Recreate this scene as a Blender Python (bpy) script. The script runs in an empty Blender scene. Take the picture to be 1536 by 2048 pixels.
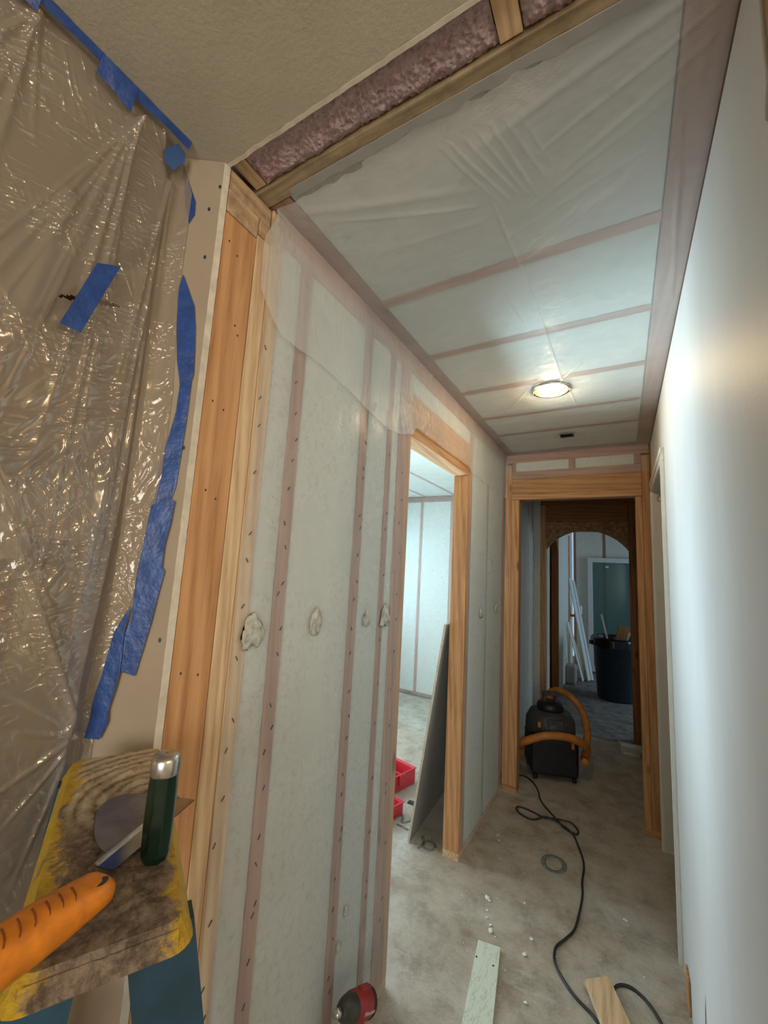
import bpy, bmesh, math, random
from mathutils import Vector, Matrix, noise
random.seed(7)
S = bpy.context.scene
COL = S.collection

# ------------------------------------------------------------------ camera
FOC, YAW, PIT, ROL, CH = 809.874, .5339, .1346, .0551, 1.5162
fw = Vector((-math.sin(YAW)*math.cos(PIT), math.cos(YAW)*math.cos(PIT), math.sin(PIT)))
r0 = Vector((math.cos(YAW), math.sin(YAW), 0)); u0 = r0.cross(fw)
rt = r0*math.cos(ROL) + u0*math.sin(ROL); up = rt.cross(fw)
cam = bpy.data.cameras.new('camera'); camo = bpy.data.objects.new('camera', cam); COL.objects.link(camo)
camo.matrix_world = Matrix(((rt.x, up.x, -fw.x, 0), (rt.y, up.y, -fw.y, 0), (rt.z, up.z, -fw.z, CH), (0, 0, 0, 1)))
cam.sensor_fit = 'HORIZONTAL'; cam.sensor_width = 36; cam.lens = FOC*36/1536; cam.clip_start = .02
S.camera = camo
# ------------------------------------------------------------------ world, daylight, exposure
W = bpy.data.worlds.new('world'); S.world = W; W.use_nodes = True
W.node_tree.nodes['Background'].inputs[0].default_value = (.62, .8, 1, 1)
W.node_tree.nodes['Background'].inputs[1].default_value = .6
S.view_settings.view_transform = 'Standard'; S.view_settings.look = 'None'
S.view_settings.gamma = 1; S.view_settings.use_curve_mapping = False
S.view_settings.exposure = 0.0

def area(name, loc, to, sx, sy, power, color):
    l = bpy.data.lights.new(name, 'AREA'); l.shape = 'RECTANGLE'; l.size = sx; l.size_y = sy
    l.energy = power; l.color = color
    o = bpy.data.objects.new(name, l); COL.objects.link(o); o.location = loc
    o.rotation_euler = (Vector(to)-Vector(loc)).to_track_quat('-Z', 'Y').to_euler(); return o
def point(name, loc, power, color, rad):
    l = bpy.data.lights.new(name, 'POINT'); l.energy = power; l.color = color; l.shadow_soft_size = rad
    o = bpy.data.objects.new(name, l); COL.objects.link(o); o.location = loc; return o
# window daylight of the rooms around the hallway, plus added fill lights
area('daylight_bedroom', (-2.74, 2.45, 1.1), (0, 2.45, 1.1), 1.7, 1.95, 60, (.72, .89, 1))
pb = area('fill_hallway_ceiling', (-2.72, 2.45, .40), (-.25, 2.0, 2.44), 1.5, .5, 23, (.58, .85, 1)); pb.data.spread = math.radians(70)  # added upward fill low at the glass, brightens the hallway ceiling
area('fill_bedroom_back', (-2.74, 4.05, 1.45), (-1.2, 4.3, 1.3), .8, 1.2, 15, (.50, .80, 1))  # added fill that brightens the bedroom back wall
area('fill_front_room', (.9, -2.9, 1.5), (.2, 0, 1.6), 1.8, 1.4, 62, (1, .98, .93))  # added fill behind the camera for the foreground
area('daylight_far_room', (2.35, 6.6, 1.5), (-1, 6.8, 1.2), 1.6, 1.4, 26, (.52, .77, 1))

# ------------------------------------------------------------------ materials
def newmat(name):
    m = bpy.data.materials.new(name); m.use_nodes = True
    nt = m.node_tree; bs = nt.nodes['Principled BSDF']; return m, nt, bs
def N(nt, t, **kw):
    n = nt.nodes.new(t)
    for k, v in kw.items():
        if isinstance(k, str) and hasattr(n, k): setattr(n, k, v)
        else: n.inputs[k].default_value = v
    return n
def coords(nt, scale=(1, 1, 1), rnd=True, kind='Object'):
    tc = N(nt, 'ShaderNodeTexCoord'); mp = N(nt, 'ShaderNodeMapping'); mp.inputs['Scale'].default_value = scale
    if rnd:
        oi = N(nt, 'ShaderNodeObjectInfo'); ml = N(nt, 'ShaderNodeMath', operation='MULTIPLY'); ml.inputs[1].default_value = 37
        nt.links.new(oi.outputs['Random'], ml.inputs[0]); ad = N(nt, 'ShaderNodeVectorMath', operation='ADD')
        nt.links.new(tc.outputs[kind], ad.inputs[0]); nt.links.new(ml.outputs[0], ad.inputs[1])
        nt.links.new(ad.outputs[0], mp.inputs[0])
    else: nt.links.new(tc.outputs[kind], mp.inputs[0])
    return mp.outputs[0]
def noi(nt, vec, scale, detail=4, rough=.55, dist=0):
    n = N(nt, 'ShaderNodeTexNoise'); n.inputs['Scale'].default_value = scale; n.inputs['Detail'].default_value = detail
    n.inputs['Roughness'].default_value = rough; n.inputs['Distortion'].default_value = dist
    nt.links.new(vec, n.inputs['Vector']); return n.outputs[0]
def ramp(nt, fac, stops):
    r = N(nt, 'ShaderNodeValToRGB'); e = r.color_ramp.elements
    while len(e) < len(stops): e.new(.5)
    for i, (p, c) in enumerate(stops):
        e[i].position = p; e[i].color = (*c, 1) if len(c) == 3 else c
    nt.links.new(fac, r.inputs[0]); return r.outputs[0]
def mix(nt, fac, a, b, bt='MIX'):
    m = N(nt, 'ShaderNodeMix', data_type='RGBA', blend_type=bt)
    for i, v in ((0, fac), (6, a), (7, b)):
        if hasattr(v, 'is_output'): nt.links.new(v, m.inputs[i])
        else: m.inputs[i].default_value = v if i == 0 else (*v, 1)
    return m.outputs[2]
def bump(nt, bs, h, strength=.3, dist=.01):
    b = N(nt, 'ShaderNodeBump'); b.inputs['Strength'].default_value = strength; b.inputs['Distance'].default_value = dist
    nt.links.new(h, b.inputs['Height']); nt.links.new(b.outputs[0], bs.inputs['Normal']); return b
def plain(name, c, rough=.6, metal=0, var=.12, scale=20, bmp=0, spec=.5):
    m, nt, bs = newmat(name); v = coords(nt)
    n = noi(nt, v, scale)
    col = ramp(nt, n, [(.3, [x*(1-var) for x in c]), (.7, [min(1, x*(1+var)) for x in c])])
    nt.links.new(col, bs.inputs['Base Color']); bs.inputs['Roughness'].default_value = rough; bs.inputs['Metallic'].default_value = metal
    bs.inputs['Specular IOR Level'].default_value = spec
    if bmp: bump(nt, bs, n, bmp, .004)
    return m
def wood(name, dark, light, axis='z', knot=True, grain=1, dirt=0):
    m, nt, bs = newmat(name)
    sc = [1, 1, 1]; i = 'xyz'.index(axis); sc[i] = .06
    v = coords(nt, sc)
    n1 = noi(nt, v, 26*grain, 3, .6, 1.6); n2 = noi(nt, v, 150*grain, 2, .6, .4)
    wv = N(nt, 'ShaderNodeTexWave', wave_type='BANDS', bands_direction='DIAGONAL'); wv.inputs['Scale'].default_value = 16*grain; wv.inputs['Distortion'].default_value = 7
    wv.inputs['Detail'].default_value = 2; wv.inputs['Detail Scale'].default_value = .9; nt.links.new(v, wv.inputs['Vector'])
    wm = N(nt, 'ShaderNodeMath', operation='MULTIPLY_ADD'); wm.inputs[1].default_value = .22; nt.links.new(wv.outputs['Fac'], wm.inputs[0])
    wk = N(nt, 'ShaderNodeMath', operation='MULTIPLY'); wk.inputs[1].default_value = .78; nt.links.new(n1, wk.inputs[0]); nt.links.new(wk.outputs[0], wm.inputs[2])
    mm = N(nt, 'ShaderNodeMath', operation='MULTIPLY_ADD'); mm.inputs[1].default_value = .35
    nt.links.new(n2, mm.inputs[0]); nt.links.new(wm.outputs[0], mm.inputs[2])
    c = ramp(nt, mm.outputs[0], [(.42, dark), (.62, [(a+b)/2 for a, b in zip(dark, light)]), (.85, light)])
    oi = N(nt, 'ShaderNodeObjectInfo')
    tone = ramp(nt, oi.outputs['Random'], [(0, (.86, .84, .82)), (1, (1.1, 1.06, 1))])
    c = mix(nt, 1.0, c, tone, 'MULTIPLY')
    if knot:
        sk = [7, 7, 7]; sk[i] = 2.6
        vk = coords(nt, sk); vo = N(nt, 'ShaderNodeTexVoronoi'); vo.inputs['Scale'].default_value = 1; nt.links.new(vk, vo.inputs['Vector'])
        kf = ramp(nt, vo.outputs['Distance'], [(.0, (1, 1, 1)), (.075, (.75, .75, .75)), (.14, (0, 0, 0))])
        c = mix(nt, kf, c, [x*.36 for x in dark])
    if dirt:
        vd = coords(nt, (9, 9, 9)); d = noi(nt, vd, 2, 6, .7)
        df = ramp(nt, d, [(.45, (0, 0, 0)), (.62, (dirt, dirt, dirt))]); c = mix(nt, df, c, (.07, .05, .035))
    nt.links.new(c, bs.inputs['Base Color']); bs.inputs['Roughness'].default_value = .62
    bs.inputs['Specular IOR Level'].default_value = .3
    bump(nt, bs, mm.outputs[0], .12, .003); return m
def sheet(name, alpha, tint=(.86, .87, .83), rough=.22, wr=.35, wscale=18, spec=.5, stretch=(1, 1, 1), fine=.5, glint=(1, 1, 1), ridged=False):
    # translucent polyethylene: part see-through, part milky, glossy with crinkles
    m, nt, bs = newmat(name); v = coords(nt, stretch, rnd=False)
    bs.inputs['Base Color'].default_value = (*tint, 1); bs.inputs['Roughness'].default_value = rough
    bs.inputs['Specular IOR Level'].default_value = spec; bs.inputs['Specular Tint'].default_value = (*glint, 1)
    n1 = noi(nt, v, wscale, 5, .65, 1.2); n2 = noi(nt, v, wscale*5, 3, .6, 2.0)
    if ridged:
        for q, dt in ((n1, 2), (n2, 1)):
            q.node.noise_type = 'RIDGED_MULTIFRACTAL'; q.node.inputs['Detail'].default_value = dt; q.node.inputs['Distortion'].default_value = .6
            q.node.inputs['Offset'].default_value = 1; q.node.inputs['Gain'].default_value = 1.2
    ms = noi(nt, v, 3.0, 2, .5)
    mk = ramp(nt, ms, [(.42, (0, 0, 0)), (.62, (fine, fine, fine))])
    a = N(nt, 'ShaderNodeMath', operation='MULTIPLY'); nt.links.new(n2, a.inputs[0]); nt.links.new(mk, a.inputs[1])
    s = N(nt, 'ShaderNodeMath', operation='ADD'); nt.links.new(n1, s.inputs[0]); nt.links.new(a.outputs[0], s.inputs[1])
    bump(nt, bs, s.outputs[0], wr, .012)
    tl = N(nt, 'ShaderNodeBsdfTranslucent'); tl.inputs[0].default_value = (*tint, 1)
    m1 = N(nt, 'ShaderNodeMixShader'); m1.inputs[0].default_value = .35
    nt.links.new(bs.outputs[0], m1.inputs[1]); nt.links.new(tl.outputs[0], m1.inputs[2])
    tr = N(nt, 'ShaderNodeBsdfTransparent'); m2 = N(nt, 'ShaderNodeMixShader')
    ar = ramp(nt, noi(nt, v, 2.2, 3, .6), [(.3, (alpha-.05,)*3), (.7, (alpha+.05,)*3)]); nt.links.new(ar, m2.inputs[0])
    nt.links.new(tr.outputs[0], m2.inputs[1]); nt.links.new(m1.outputs[0], m2.inputs[2])
    nt.links.new(m2.outputs[0], nt.nodes['Material Output'].inputs['Surface']); return m
def batt_mat(name, c0, c1, c2, sc=14):
    m, nt, bs = newmat(name); v = coords(nt)
    n = noi(nt, v, sc, 8, .75, .3); c = ramp(nt, n, [(.30, c0), (.48, c1), (.75, c2)])
    nt.links.new(c, bs.inputs['Base Color']); bs.inputs['Roughness'].default_value = .95; bs.inputs['Specular IOR Level'].default_value = .1
    bump(nt, bs, noi(nt, v, sc*5, 6, .8), .8, .01); return m

OR_D, OR_L = (.42, .195, .075), (.66, .36, .165)
M = {}
for ax in 'xyz':
    M['wood_'+ax] = wood('pine_'+ax, (.35, .17, .072), (.58, .325, .155), ax)
    M['pale_'+ax] = wood('pale_pine_'+ax, (.46, .30, .165), (.72, .52, .32), ax, knot=False, grain=1.4)
    M['dark_'+ax] = wood('aged_fir_'+ax, (.20, .085, .028), (.34, .15, .055), ax)
    M['stud_'+ax] = wood('covered_stud_'+ax, (.30, .165, .12), (.45, .27, .21), ax)
M['orange_z'] = wood('orange_fir', OR_D, OR_L, 'z', grain=.9)
M['dirty_y'] = wood('dirty_plate', (.36, .22, .11), (.58, .40, .24), 'y', knot=False, dirt=.45)
M['plate_x'] = wood('weathered_plate', (.22, .16, .09), (.42, .33, .21), 'x', knot=False, dirt=.35)
M['batt'] = batt_mat('white_batt', (.60, .61, .52), (.82, .835, .76), (.88, .89, .83), 55)
M['pink'] = batt_mat('pink_wool', (.50, .26, .28), (.86, .61, .62), (.95, .80, .80), 60)
M['sheet'] = sheet('clear_poly_wall', .27, tint=(.93, .935, .90), wr=.2, wscale=9)
M['sheet_t'] = sheet('clear_poly_thin', .18, tint=(.93, .93, .89), wr=.2, wscale=9)
M['sheet_c'] = sheet('clear_poly_ceiling', .40, tint=(.93, .935, .90), wr=.3, wscale=11, rough=.28, stretch=(1, 1.6, 1))
def curtain_mat():
    m, nt, bs = newmat('curtain_poly'); tint = (.50, .41, .315)
    hs = None
    for ang, sc in ((35, 44), (-25, 62), (75, 85)):     # sharp little creases running several ways
        tc = N(nt, 'ShaderNodeTexCoord'); mp = N(nt, 'ShaderNodeMapping'); mp.inputs['Rotation'].default_value = (math.radians(ang), 0, 0)
        nt.links.new(tc.outputs['Object'], mp.inputs[0]); st = N(nt, 'ShaderNodeMapping'); st.inputs['Scale'].default_value = (1, 1, .28); nt.links.new(mp.outputs[0], st.inputs[0])
        n = noi(nt, st.outputs[0], sc, 2.2, .55, .4); n.node.noise_type = 'RIDGED_MULTIFRACTAL'
        mk = ramp(nt, noi(nt, tc.outputs['Object'], 4.2+sc*.03, 2, .5), [(.44, (0, 0, 0)), (.60, (1, 1, 1))])
        q = N(nt, 'ShaderNodeMath', operation='MULTIPLY'); nt.links.new(n, q.inputs[0]); nt.links.new(mk, q.inputs[1])
        if hs is None: hs = q.outputs[0]
        else:
            a = N(nt, 'ShaderNodeMath', operation='ADD'); nt.links.new(hs, a.inputs[0]); nt.links.new(q.outputs[0], a.inputs[1]); hs = a.outputs[0]
    nt.nodes.remove(bs)
    df = N(nt, 'ShaderNodeBsdfDiffuse'); df.inputs[0].default_value = (*tint, 1)
    tl = N(nt, 'ShaderNodeBsdfTranslucent'); tl.inputs[0].default_value = (*tint, 1)
    m1 = N(nt, 'ShaderNodeMixShader'); m1.inputs[0].default_value = .3
    nt.links.new(df.outputs[0], m1.inputs[1]); nt.links.new(tl.outputs[0], m1.inputs[2])
    tr = N(nt, 'ShaderNodeBsdfTransparent'); m2 = N(nt, 'ShaderNodeMixShader'); m2.inputs[0].default_value = .54
    nt.links.new(tr.outputs[0], m2.inputs[1]); nt.links.new(m1.outputs[0], m2.inputs[2])
    gs = N(nt, 'ShaderNodeBsdfGlossy'); gs.inputs['Color'].default_value = (1, .92, .78, 1); gs.inputs['Roughness'].default_value = .17
    bp = N(nt, 'ShaderNodeBump'); bp.inputs['Strength'].default_value = 1.0; bp.inputs['Distance'].default_value = .013
    nt.links.new(hs, bp.inputs['Height']); nt.links.new(bp.outputs[0], gs.inputs['Normal'])
    m3 = N(nt, 'ShaderNodeMixShader'); m3.inputs[0].default_value = .095
    nt.links.new(m2.outputs[0], m3.inputs[1]); nt.links.new(gs.outputs[0], m3.inputs[2])
    nt.links.new(m3.outputs[0], nt.nodes['Material Output'].inputs['Surface']); return m
M['curtain'] = curtain_mat()
M['tear'] = plain('torn_wool', (.50, .485, .40), .5, var=.35, scale=50, bmp=.8)

def beige():
    m, nt, bs = newmat('beige_texture'); v = coords(nt, rnd=False)
    c = ramp(nt, noi(nt, v, 5, 4), [(.3, (.44, .385, .29)), (.7, (.50, .44, .335))]); nt.links.new(c, bs.inputs['Base Color'])
    bs.inputs['Roughness'].default_value = .75
    bump(nt, bs, noi(nt, v, 110, 4, .6), .35, .004); return m
M['beige'] = beige()
def whitepaint():
    m, nt, bs = newmat('white_paint'); v = coords(nt, (1, 1, .35), rnd=False)
    c = ramp(nt, noi(nt, v, 4, 5), [(.3, (.66, .66, .63)), (.7, (.74, .745, .72))]); nt.links.new(c, bs.inputs['Base Color'])
    bs.inputs['Roughness'].default_value = .48
    v2 = coords(nt, (1, 1, 1), rnd=False)
    s = N(nt, 'ShaderNodeMath', operation='ADD'); nt.links.new(noi(nt, v, 14, 4, .6, .6), s.inputs[0]); nt.links.new(noi(nt, v2, 120, 2, .5), s.inputs[1])
    bump(nt, bs, s.outputs[0], .16, .005); return m
M['white'] = whitepaint()
M['stubpaint'] = plain('tan_wall_paint', (.35, .275, .19), .7, var=.06, scale=6, bmp=.15)
M['trim'] = plain('trim_paint', (.74, .72, .66), .38, var=.05, scale=8)
M['jamb'] = plain('jamb_paint', (.66, .65, .60), .45, var=.06, scale=6)
M['plaster'] = plain('cut_gypsum', (.66, .58, .46), .9, var=.15, scale=30, bmp=.12)
M['gyp_back'] = plain('gypsum_paper', (.34, .33, .30), .85, var=.08, scale=4)
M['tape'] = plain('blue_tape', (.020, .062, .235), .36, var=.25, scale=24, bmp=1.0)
M['tape_faded'] = plain('blue_tape_faded', (.045, .105, .27), .5, var=.25, scale=16, bmp=.4)  # paler, faded blue of the same tape
M['black'] = plain('black_plastic', (.012, .012, .013), .45, var=.3)
M['blackrub'] = plain('cord_rubber', (.018, .022, .022), .5, var=.3)
M['darkgrey'] = plain('dark_grey_plastic', (.05, .05, .045), .5, var=.3)
M['steel'] = plain('worn_steel', (.55, .53, .50), .3, 1, var=.25, scale=50)
M['blade'] = plain('dark_polished_steel', (.30, .29, .28), .14, 1, var=.25, scale=40)
M['chrome'] = plain('can_reflector', (.8, .74, .6), .25, 1, var=.1)
M['orange_pl'] = plain('orange_grip', (.58, .185, .008), .42, var=.3, scale=40, bmp=.3)
M['orange_groove'] = plain('grip_groove', (.20, .05, .004), .6)
M['hose'] = plain('orange_hose', (.52, .19, .03), .5, var=.2)
M['green_pl'] = plain('green_handle', (.0012, .014, .0055), .2, var=.4, scale=20)
M['red'] = plain('red_plastic', (.62, .03, .045), .4, var=.1)
M['dred'] = plain('dark_red_plastic', (.33, .025, .022), .42, var=.15)
M['olive'] = plain('olive_black_plastic', (.05, .05, .035), .5, var=.3)
M['blue_rail'] = plain('blue_ladder_rail', (.007, .040, .068), .5, var=.35, scale=14, bmp=.4)
M['can'] = plain('bin_plastic', (.018, .03, .042), .42, var=.25)
M['bag'] = plain('bin_liner', (.008, .008, .010), .25, var=.4)
M['wht'] = plain('white_vinyl', (.72, .75, .75), .45, var=.06)
M['tub'] = sheet('clear_tub', .8, tint=(.7, .7, .64), wr=.1)
M['mark'] = plain('marker_paint', (.19, .19, .16), .8, var=.45, scale=60)
M['crumb'] = plain('gypsum_crumb', (.78, .76, .70), .9, var=.1)
M['text_white'] = plain('white_print', (.75, .6, .6), .6)
M['lino'] = plain('light_sheathing', (.60, .62, .48), .7, var=.1, scale=12, bmp=.3)
M['brown'] = plain('cabinet_brown', (.16, .09, .045), .55, var=.2)
M['kbeige'] = plain('kitchen_wall', (.30, .215, .14), .8, var=.08)
M['kred'] = plain('red_tin', (.42, .03, .04), .5)
M['kyel'] = plain('yellow_box', (.26, .19, .05), .5)
M['korg'] = plain('orange_pot', (.85, .38, .06), .5)
M['kblue'] = plain('blue_bottle', (.10, .14, .22), .5)
M['kdark'] = plain('dark_oven', (.03, .028, .026), .4)
def osb():
    m, nt, bs = newmat('osb'); v = coords(nt, (1, 1, 1.6)); vo = N(nt, 'ShaderNodeTexVoronoi'); vo.inputs['Scale'].default_value = 28; nt.links.new(v, vo.inputs['Vector'])
    c = ramp(nt, vo.outputs['Color'], [(0, (.16, .08, .03)), (.5, (.30, .16, .06)), (1, (.46, .27, .11))])
    nt.links.new(c, bs.inputs['Base Color']); bs.inputs['Roughness'].default_value = .7; return m
M['osb'] = osb()
def sheathing_cracked():
    m, nt, bs = newmat('cracked_primed_board'); v = coords(nt, (1, .18, 1), rnd=False)
    w = noi(nt, v, 60, 3, .6, .5)
    c = ramp(nt, w, [(.455, (.64, .66, .53)), (.485, (.46, .47, .36)), (.515, (.64, .66, .53))]); nt.links.new(c, bs.inputs['Base Color'])
    bs.inputs['Roughness'].default_value = .75; bump(nt, bs, w, .3, .004); return m
M['cracked'] = sheathing_cracked()
def concrete():
    m, nt, bs = newmat('concrete'); v = coords(nt, rnd=False)
    big = noi(nt, v, 1.9, 6, .62, .5); med = noi(nt, v, 8, 8, .74, .15); fin = noi(nt, v, 140, 4, .7)
    c = ramp(nt, big, [(.3, (.35, .28, .20)), (.5, (.45, .385, .30)), (.7, (.52, .485, .42))])
    c2 = ramp(nt, med, [(.34, (.62, .58, .54)), (.52, (1, 1, 1)), (.68, (1.22, 1.22, 1.2))])
    c = mix(nt, .85, c, c2, 'MULTIPLY')
    vs = coords(nt, (1, 3.2, 1), rnd=False); sw = noi(nt, vs, 6, 8, .78, .5)
    sf = ramp(nt, sw, [(.55, (0, 0, 0)), (.68, (.45, .45, .45))]); c = mix(nt, sf, c, (.60, .58, .53))
    c = mix(nt, .5, c, ramp(nt, fin, [(.3, (.7, .7, .7)), (.7, (1.2, 1.2, 1.2))]), 'MULTIPLY')
    nt.links.new(c, bs.inputs['Base Color']); bs.inputs['Roughness'].default_value = .62
    s = N(nt, 'ShaderNodeMath', operation='ADD'); nt.links.new(med, s.inputs[0]); nt.links.new(fin, s.inputs[1])
    bump(nt, bs, s.outputs[0], .18, .004); return m
M['concrete'] = concrete()
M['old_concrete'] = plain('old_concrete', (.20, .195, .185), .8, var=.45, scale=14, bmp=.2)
def emit(name, c, s):
    m, nt, bs = newmat(name); bs.inputs['Base Color'].default_value = (*c, 1); bs.inputs['Emission Color'].default_value = (*c, 1)
    bs.inputs['Emission Strength'].default_value = s; return m
M['bulb'] = emit('lamp_glow', (1, .80, .50), 9)
M['globe'] = emit('warm_globe', (1, .75, .45), 8)
def glasspane():
    m, nt, bs = newmat('green_glass'); bs.inputs['Base Color'].default_value = (.26, .34, .33, 1); bs.inputs['Roughness'].default_value = .12
    tr = N(nt, 'ShaderNodeBsdfTransparent'); tr.inputs[0].default_value = (.62, .76, .74, 1); m2 = N(nt, 'ShaderNodeMixShader'); m2.inputs[0].default_value = .30
    nt.links.new(tr.outputs[0], m2.inputs[1]); nt.links.new(bs.outputs[0], m2.inputs[2]); nt.links.new(m2.outputs[0], nt.nodes['Material Output'].inputs['Surface']); return m
M['glass'] = glasspane()
def ladder_top():
    # local frame of the ladder cap: x runs along it, y across it (-.128..0)
    m, nt, bs = newmat('messy_yellow_cap'); v = coords(nt, rnd=False)
    n = noi(nt, v, 16, 8, .75, .2); n2 = noi(nt, v, 55, 8, .75, .25)
    sp = N(nt, 'ShaderNodeSeparateXYZ'); nt.links.new(v, sp.inputs[0])
    rm = N(nt, 'ShaderNodeMapping'); rm.inputs['Location'].default_value = (-.165, .015, 0); nt.links.new(v, rm.inputs[0])
    wv = N(nt, 'ShaderNodeTexWave', wave_type='RINGS', rings_direction='Z'); wv.inputs['Scale'].default_value = 17; wv.inputs['Distortion'].default_value = 2.2; wv.inputs['Detail'].default_value = 3; wv.inputs['Detail Scale'].default_value = 3
    nt.links.new(rm.outputs[0], wv.inputs['Vector'])
    fa = N(nt, 'ShaderNodeMath', operation='MULTIPLY_ADD'); fa.inputs[1].default_value = .35; nt.links.new(wv.outputs['Fac'], fa.inputs[0]); nt.links.new(n2, fa.inputs[2])
    far = ramp(nt, fa.outputs[0], [(.40, (.14, .085, .03)), (.58, (.42, .31, .18)), (.85, (.58, .48, .34))])
    near = ramp(nt, n2, [(.3, (.03, .02, .012)), (.45, (.12, .08, .05)), (.6, (.27, .20, .14)), (.75, (.08, .075, .07))])
    mr = N(nt, 'ShaderNodeMapRange'); mr.inputs[1].default_value = .10; mr.inputs[2].default_value = .24; nt.links.new(sp.outputs[0], mr.inputs[0])
    mud = mix(nt, mr.outputs[0], far, near)
    d = N(nt, 'ShaderNodeMath', operation='ADD'); d.inputs[1].default_value = .064; nt.links.new(sp.outputs[1], d.inputs[0])
    ab = N(nt, 'ShaderNodeMath', operation='ABSOLUTE'); nt.links.new(d.outputs[0], ab.inputs[0])
    e = N(nt, 'ShaderNodeMath', operation='MULTIPLY_ADD'); e.inputs[1].default_value = -7.0; e.inputs[2].default_value = .31; nt.links.new(ab.outputs[0], e.inputs[0])
    t = N(nt, 'ShaderNodeMath', operation='ADD'); nt.links.new(e.outputs[0], t.inputs[0]); nt.links.new(n, t.inputs[1])
    f = ramp(nt, t.outputs[0], [(.41, (0, 0, 0)), (.50, (1, 1, 1))])
    yel = ramp(nt, n2, [(.3, (.40, .24, .01)), (.7, (.66, .42, .012))])
    c = mix(nt, f, yel, mud); nt.links.new(c, bs.inputs['Base Color'])
    bs.inputs['Roughness'].default_value = .4
    s = N(nt, 'ShaderNodeMath', operation='ADD'); nt.links.new(n, s.inputs[0]); nt.links.new(n2, s.inputs[1])
    bump(nt, bs, s.outputs[0], .8, .006); return m
M['cap'] = ladder_top()
M['yellow'] = plain('yellow_plastic', (.62, .40, .012), .4, var=.25, scale=30, bmp=.3)
M['mud'] = plain('dried_compound', (.33, .26, .18), .5, var=.45, scale=45, bmp=.9)
M['greymud'] = plain('grey_smear', (.125, .112, .12), .3, var=.3, scale=30, bmp=.5)

# ------------------------------------------------------------------ builders
WL = {}
def wloc(o): return WL.get(o.name, Vector((0, 0, 0)))
def setp(o, label=None, cat=None, group=None, kind=None):
    if label: o['label'] = label
    if cat: o['category'] = cat
    if group: o['group'] = group
    if kind: o['kind'] = kind
    return o
def thing(name, loc, label=None, cat=None, group=None, kind=None):
    o = bpy.data.objects.new(name, None); COL.objects.link(o); o.location = loc; o.empty_display_size = .05
    WL[o.name] = Vector(loc); return setp(o, label, cat, group, kind)
def obj(name, vf, mat, parent=None, smooth=False, bev=0, mw=None, solid=0, sub=0):
    """one mesh object; vf = (verts, faces) in world space (or in the frame mw)"""
    vs, fs = vf; vs = [Vector(v) for v in vs]
    if mw is None:
        c = Vector(((min(v.x for v in vs)+max(v.x for v in vs))/2, (min(v.y for v in vs)+max(v.y for v in vs))/2, min(v.z for v in vs)))
        mw = Matrix.Translation(c); vs = [v-c for v in vs]
    me = bpy.data.meshes.new(name); me.from_pydata([tuple(v) for v in vs], [], fs); me.update()
    bm = bmesh.new(); bm.from_mesh(me); bmesh.ops.recalc_face_normals(bm, faces=bm.faces); bm.to_mesh(me); bm.free()
    if isinstance(mat, (list, tuple)):
        for q in mat: me.materials.append(M[q])
    else: me.materials.append(M[mat])
    if smooth:
        for f in me.polygons: f.use_smooth = True
    o = bpy.data.objects.new(name, me); COL.objects.link(o)
    WL[o.name] = mw.to_translation()
    if parent:
        o.parent = parent; o.matrix_local = Matrix.Translation(-wloc(parent)) @ mw
    else: o.matrix_world = mw
    if bev:
        b = o.modifiers.new('bevel', 'BEVEL'); b.width = bev; b.segments = 2; b.limit_method = 'ANGLE'
    if solid:
        b = o.modifiers.new('solid', 'SOLIDIFY'); b.thickness = solid; b.offset = 0
    if sub:
        b = o.modifiers.new('sub', 'SUBSURF'); b.levels = sub; b.render_levels = sub
    return o
def box(x0, x1, y0, y1, z0, z1):
    v = [(x, y, z) for z in (z0, z1) for y in (y0, y1) for x in (x0, x1)]
    return v, [(0, 2, 3, 1), (4, 5, 7, 6), (0, 1, 5, 4), (2, 6, 7, 3), (0, 4, 6, 2), (1, 3, 7, 5)]
def merge(*l):
    V, F = [], []
    for v, f in l:
        k = len(V); V += list(v); F += [tuple(i+k for i in q) for q in f]
    return V, F
def prism(poly, d):
    """polygon (3d points) extruded along vector d"""
    n = len(poly); p = [Vector(q) for q in poly]; d = Vector(d)
    return p+[q+d for q in p], [tuple(range(n))[::-1], tuple(range(n, 2*n))]+[(i, (i+1) % n, (i+1) % n+n, i+n) for i in range(n)]
def lathe(prof, n=24, c=(0, 0, 0), axis='z', caps=True):
    V, F = [], []
    for r, h in prof:
        for k in range(n):
            a = 2*math.pi*k/n
            q = (r*math.cos(a), r*math.sin(a), h)
            if axis == 'y': q = (q[0], q[2], q[1])
            if axis == 'x': q = (q[2], q[0], q[1])
            V.append((c[0]+q[0], c[1]+q[1], c[2]+q[2]))
    for i in range(len(prof)-1):
        for k in range(n): F.append((i*n+k, i*n+(k+1) % n, (i+1)*n+(k+1) % n, (i+1)*n+k))
    if caps:
        F.append(tuple(range(n))); F.append(tuple(range((len(prof)-1)*n, len(prof)*n)))
    return V, F
def smoothpath(pts, k=5):
    P = [Vector(p) for p in pts]; out = []
    for i in range(len(P)-1):
        a, b, c, d = P[max(i-1, 0)], P[i], P[i+1], P[min(i+2, len(P)-1)]
        for j in range(k):
            t = j/k
            out.append(.5*((2*b)+(c-a)*t+(2*a-5*b+4*c-d)*t*t+(3*b-a-3*c+d)*t**3))
    out.append(P[-1]); return out
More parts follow.
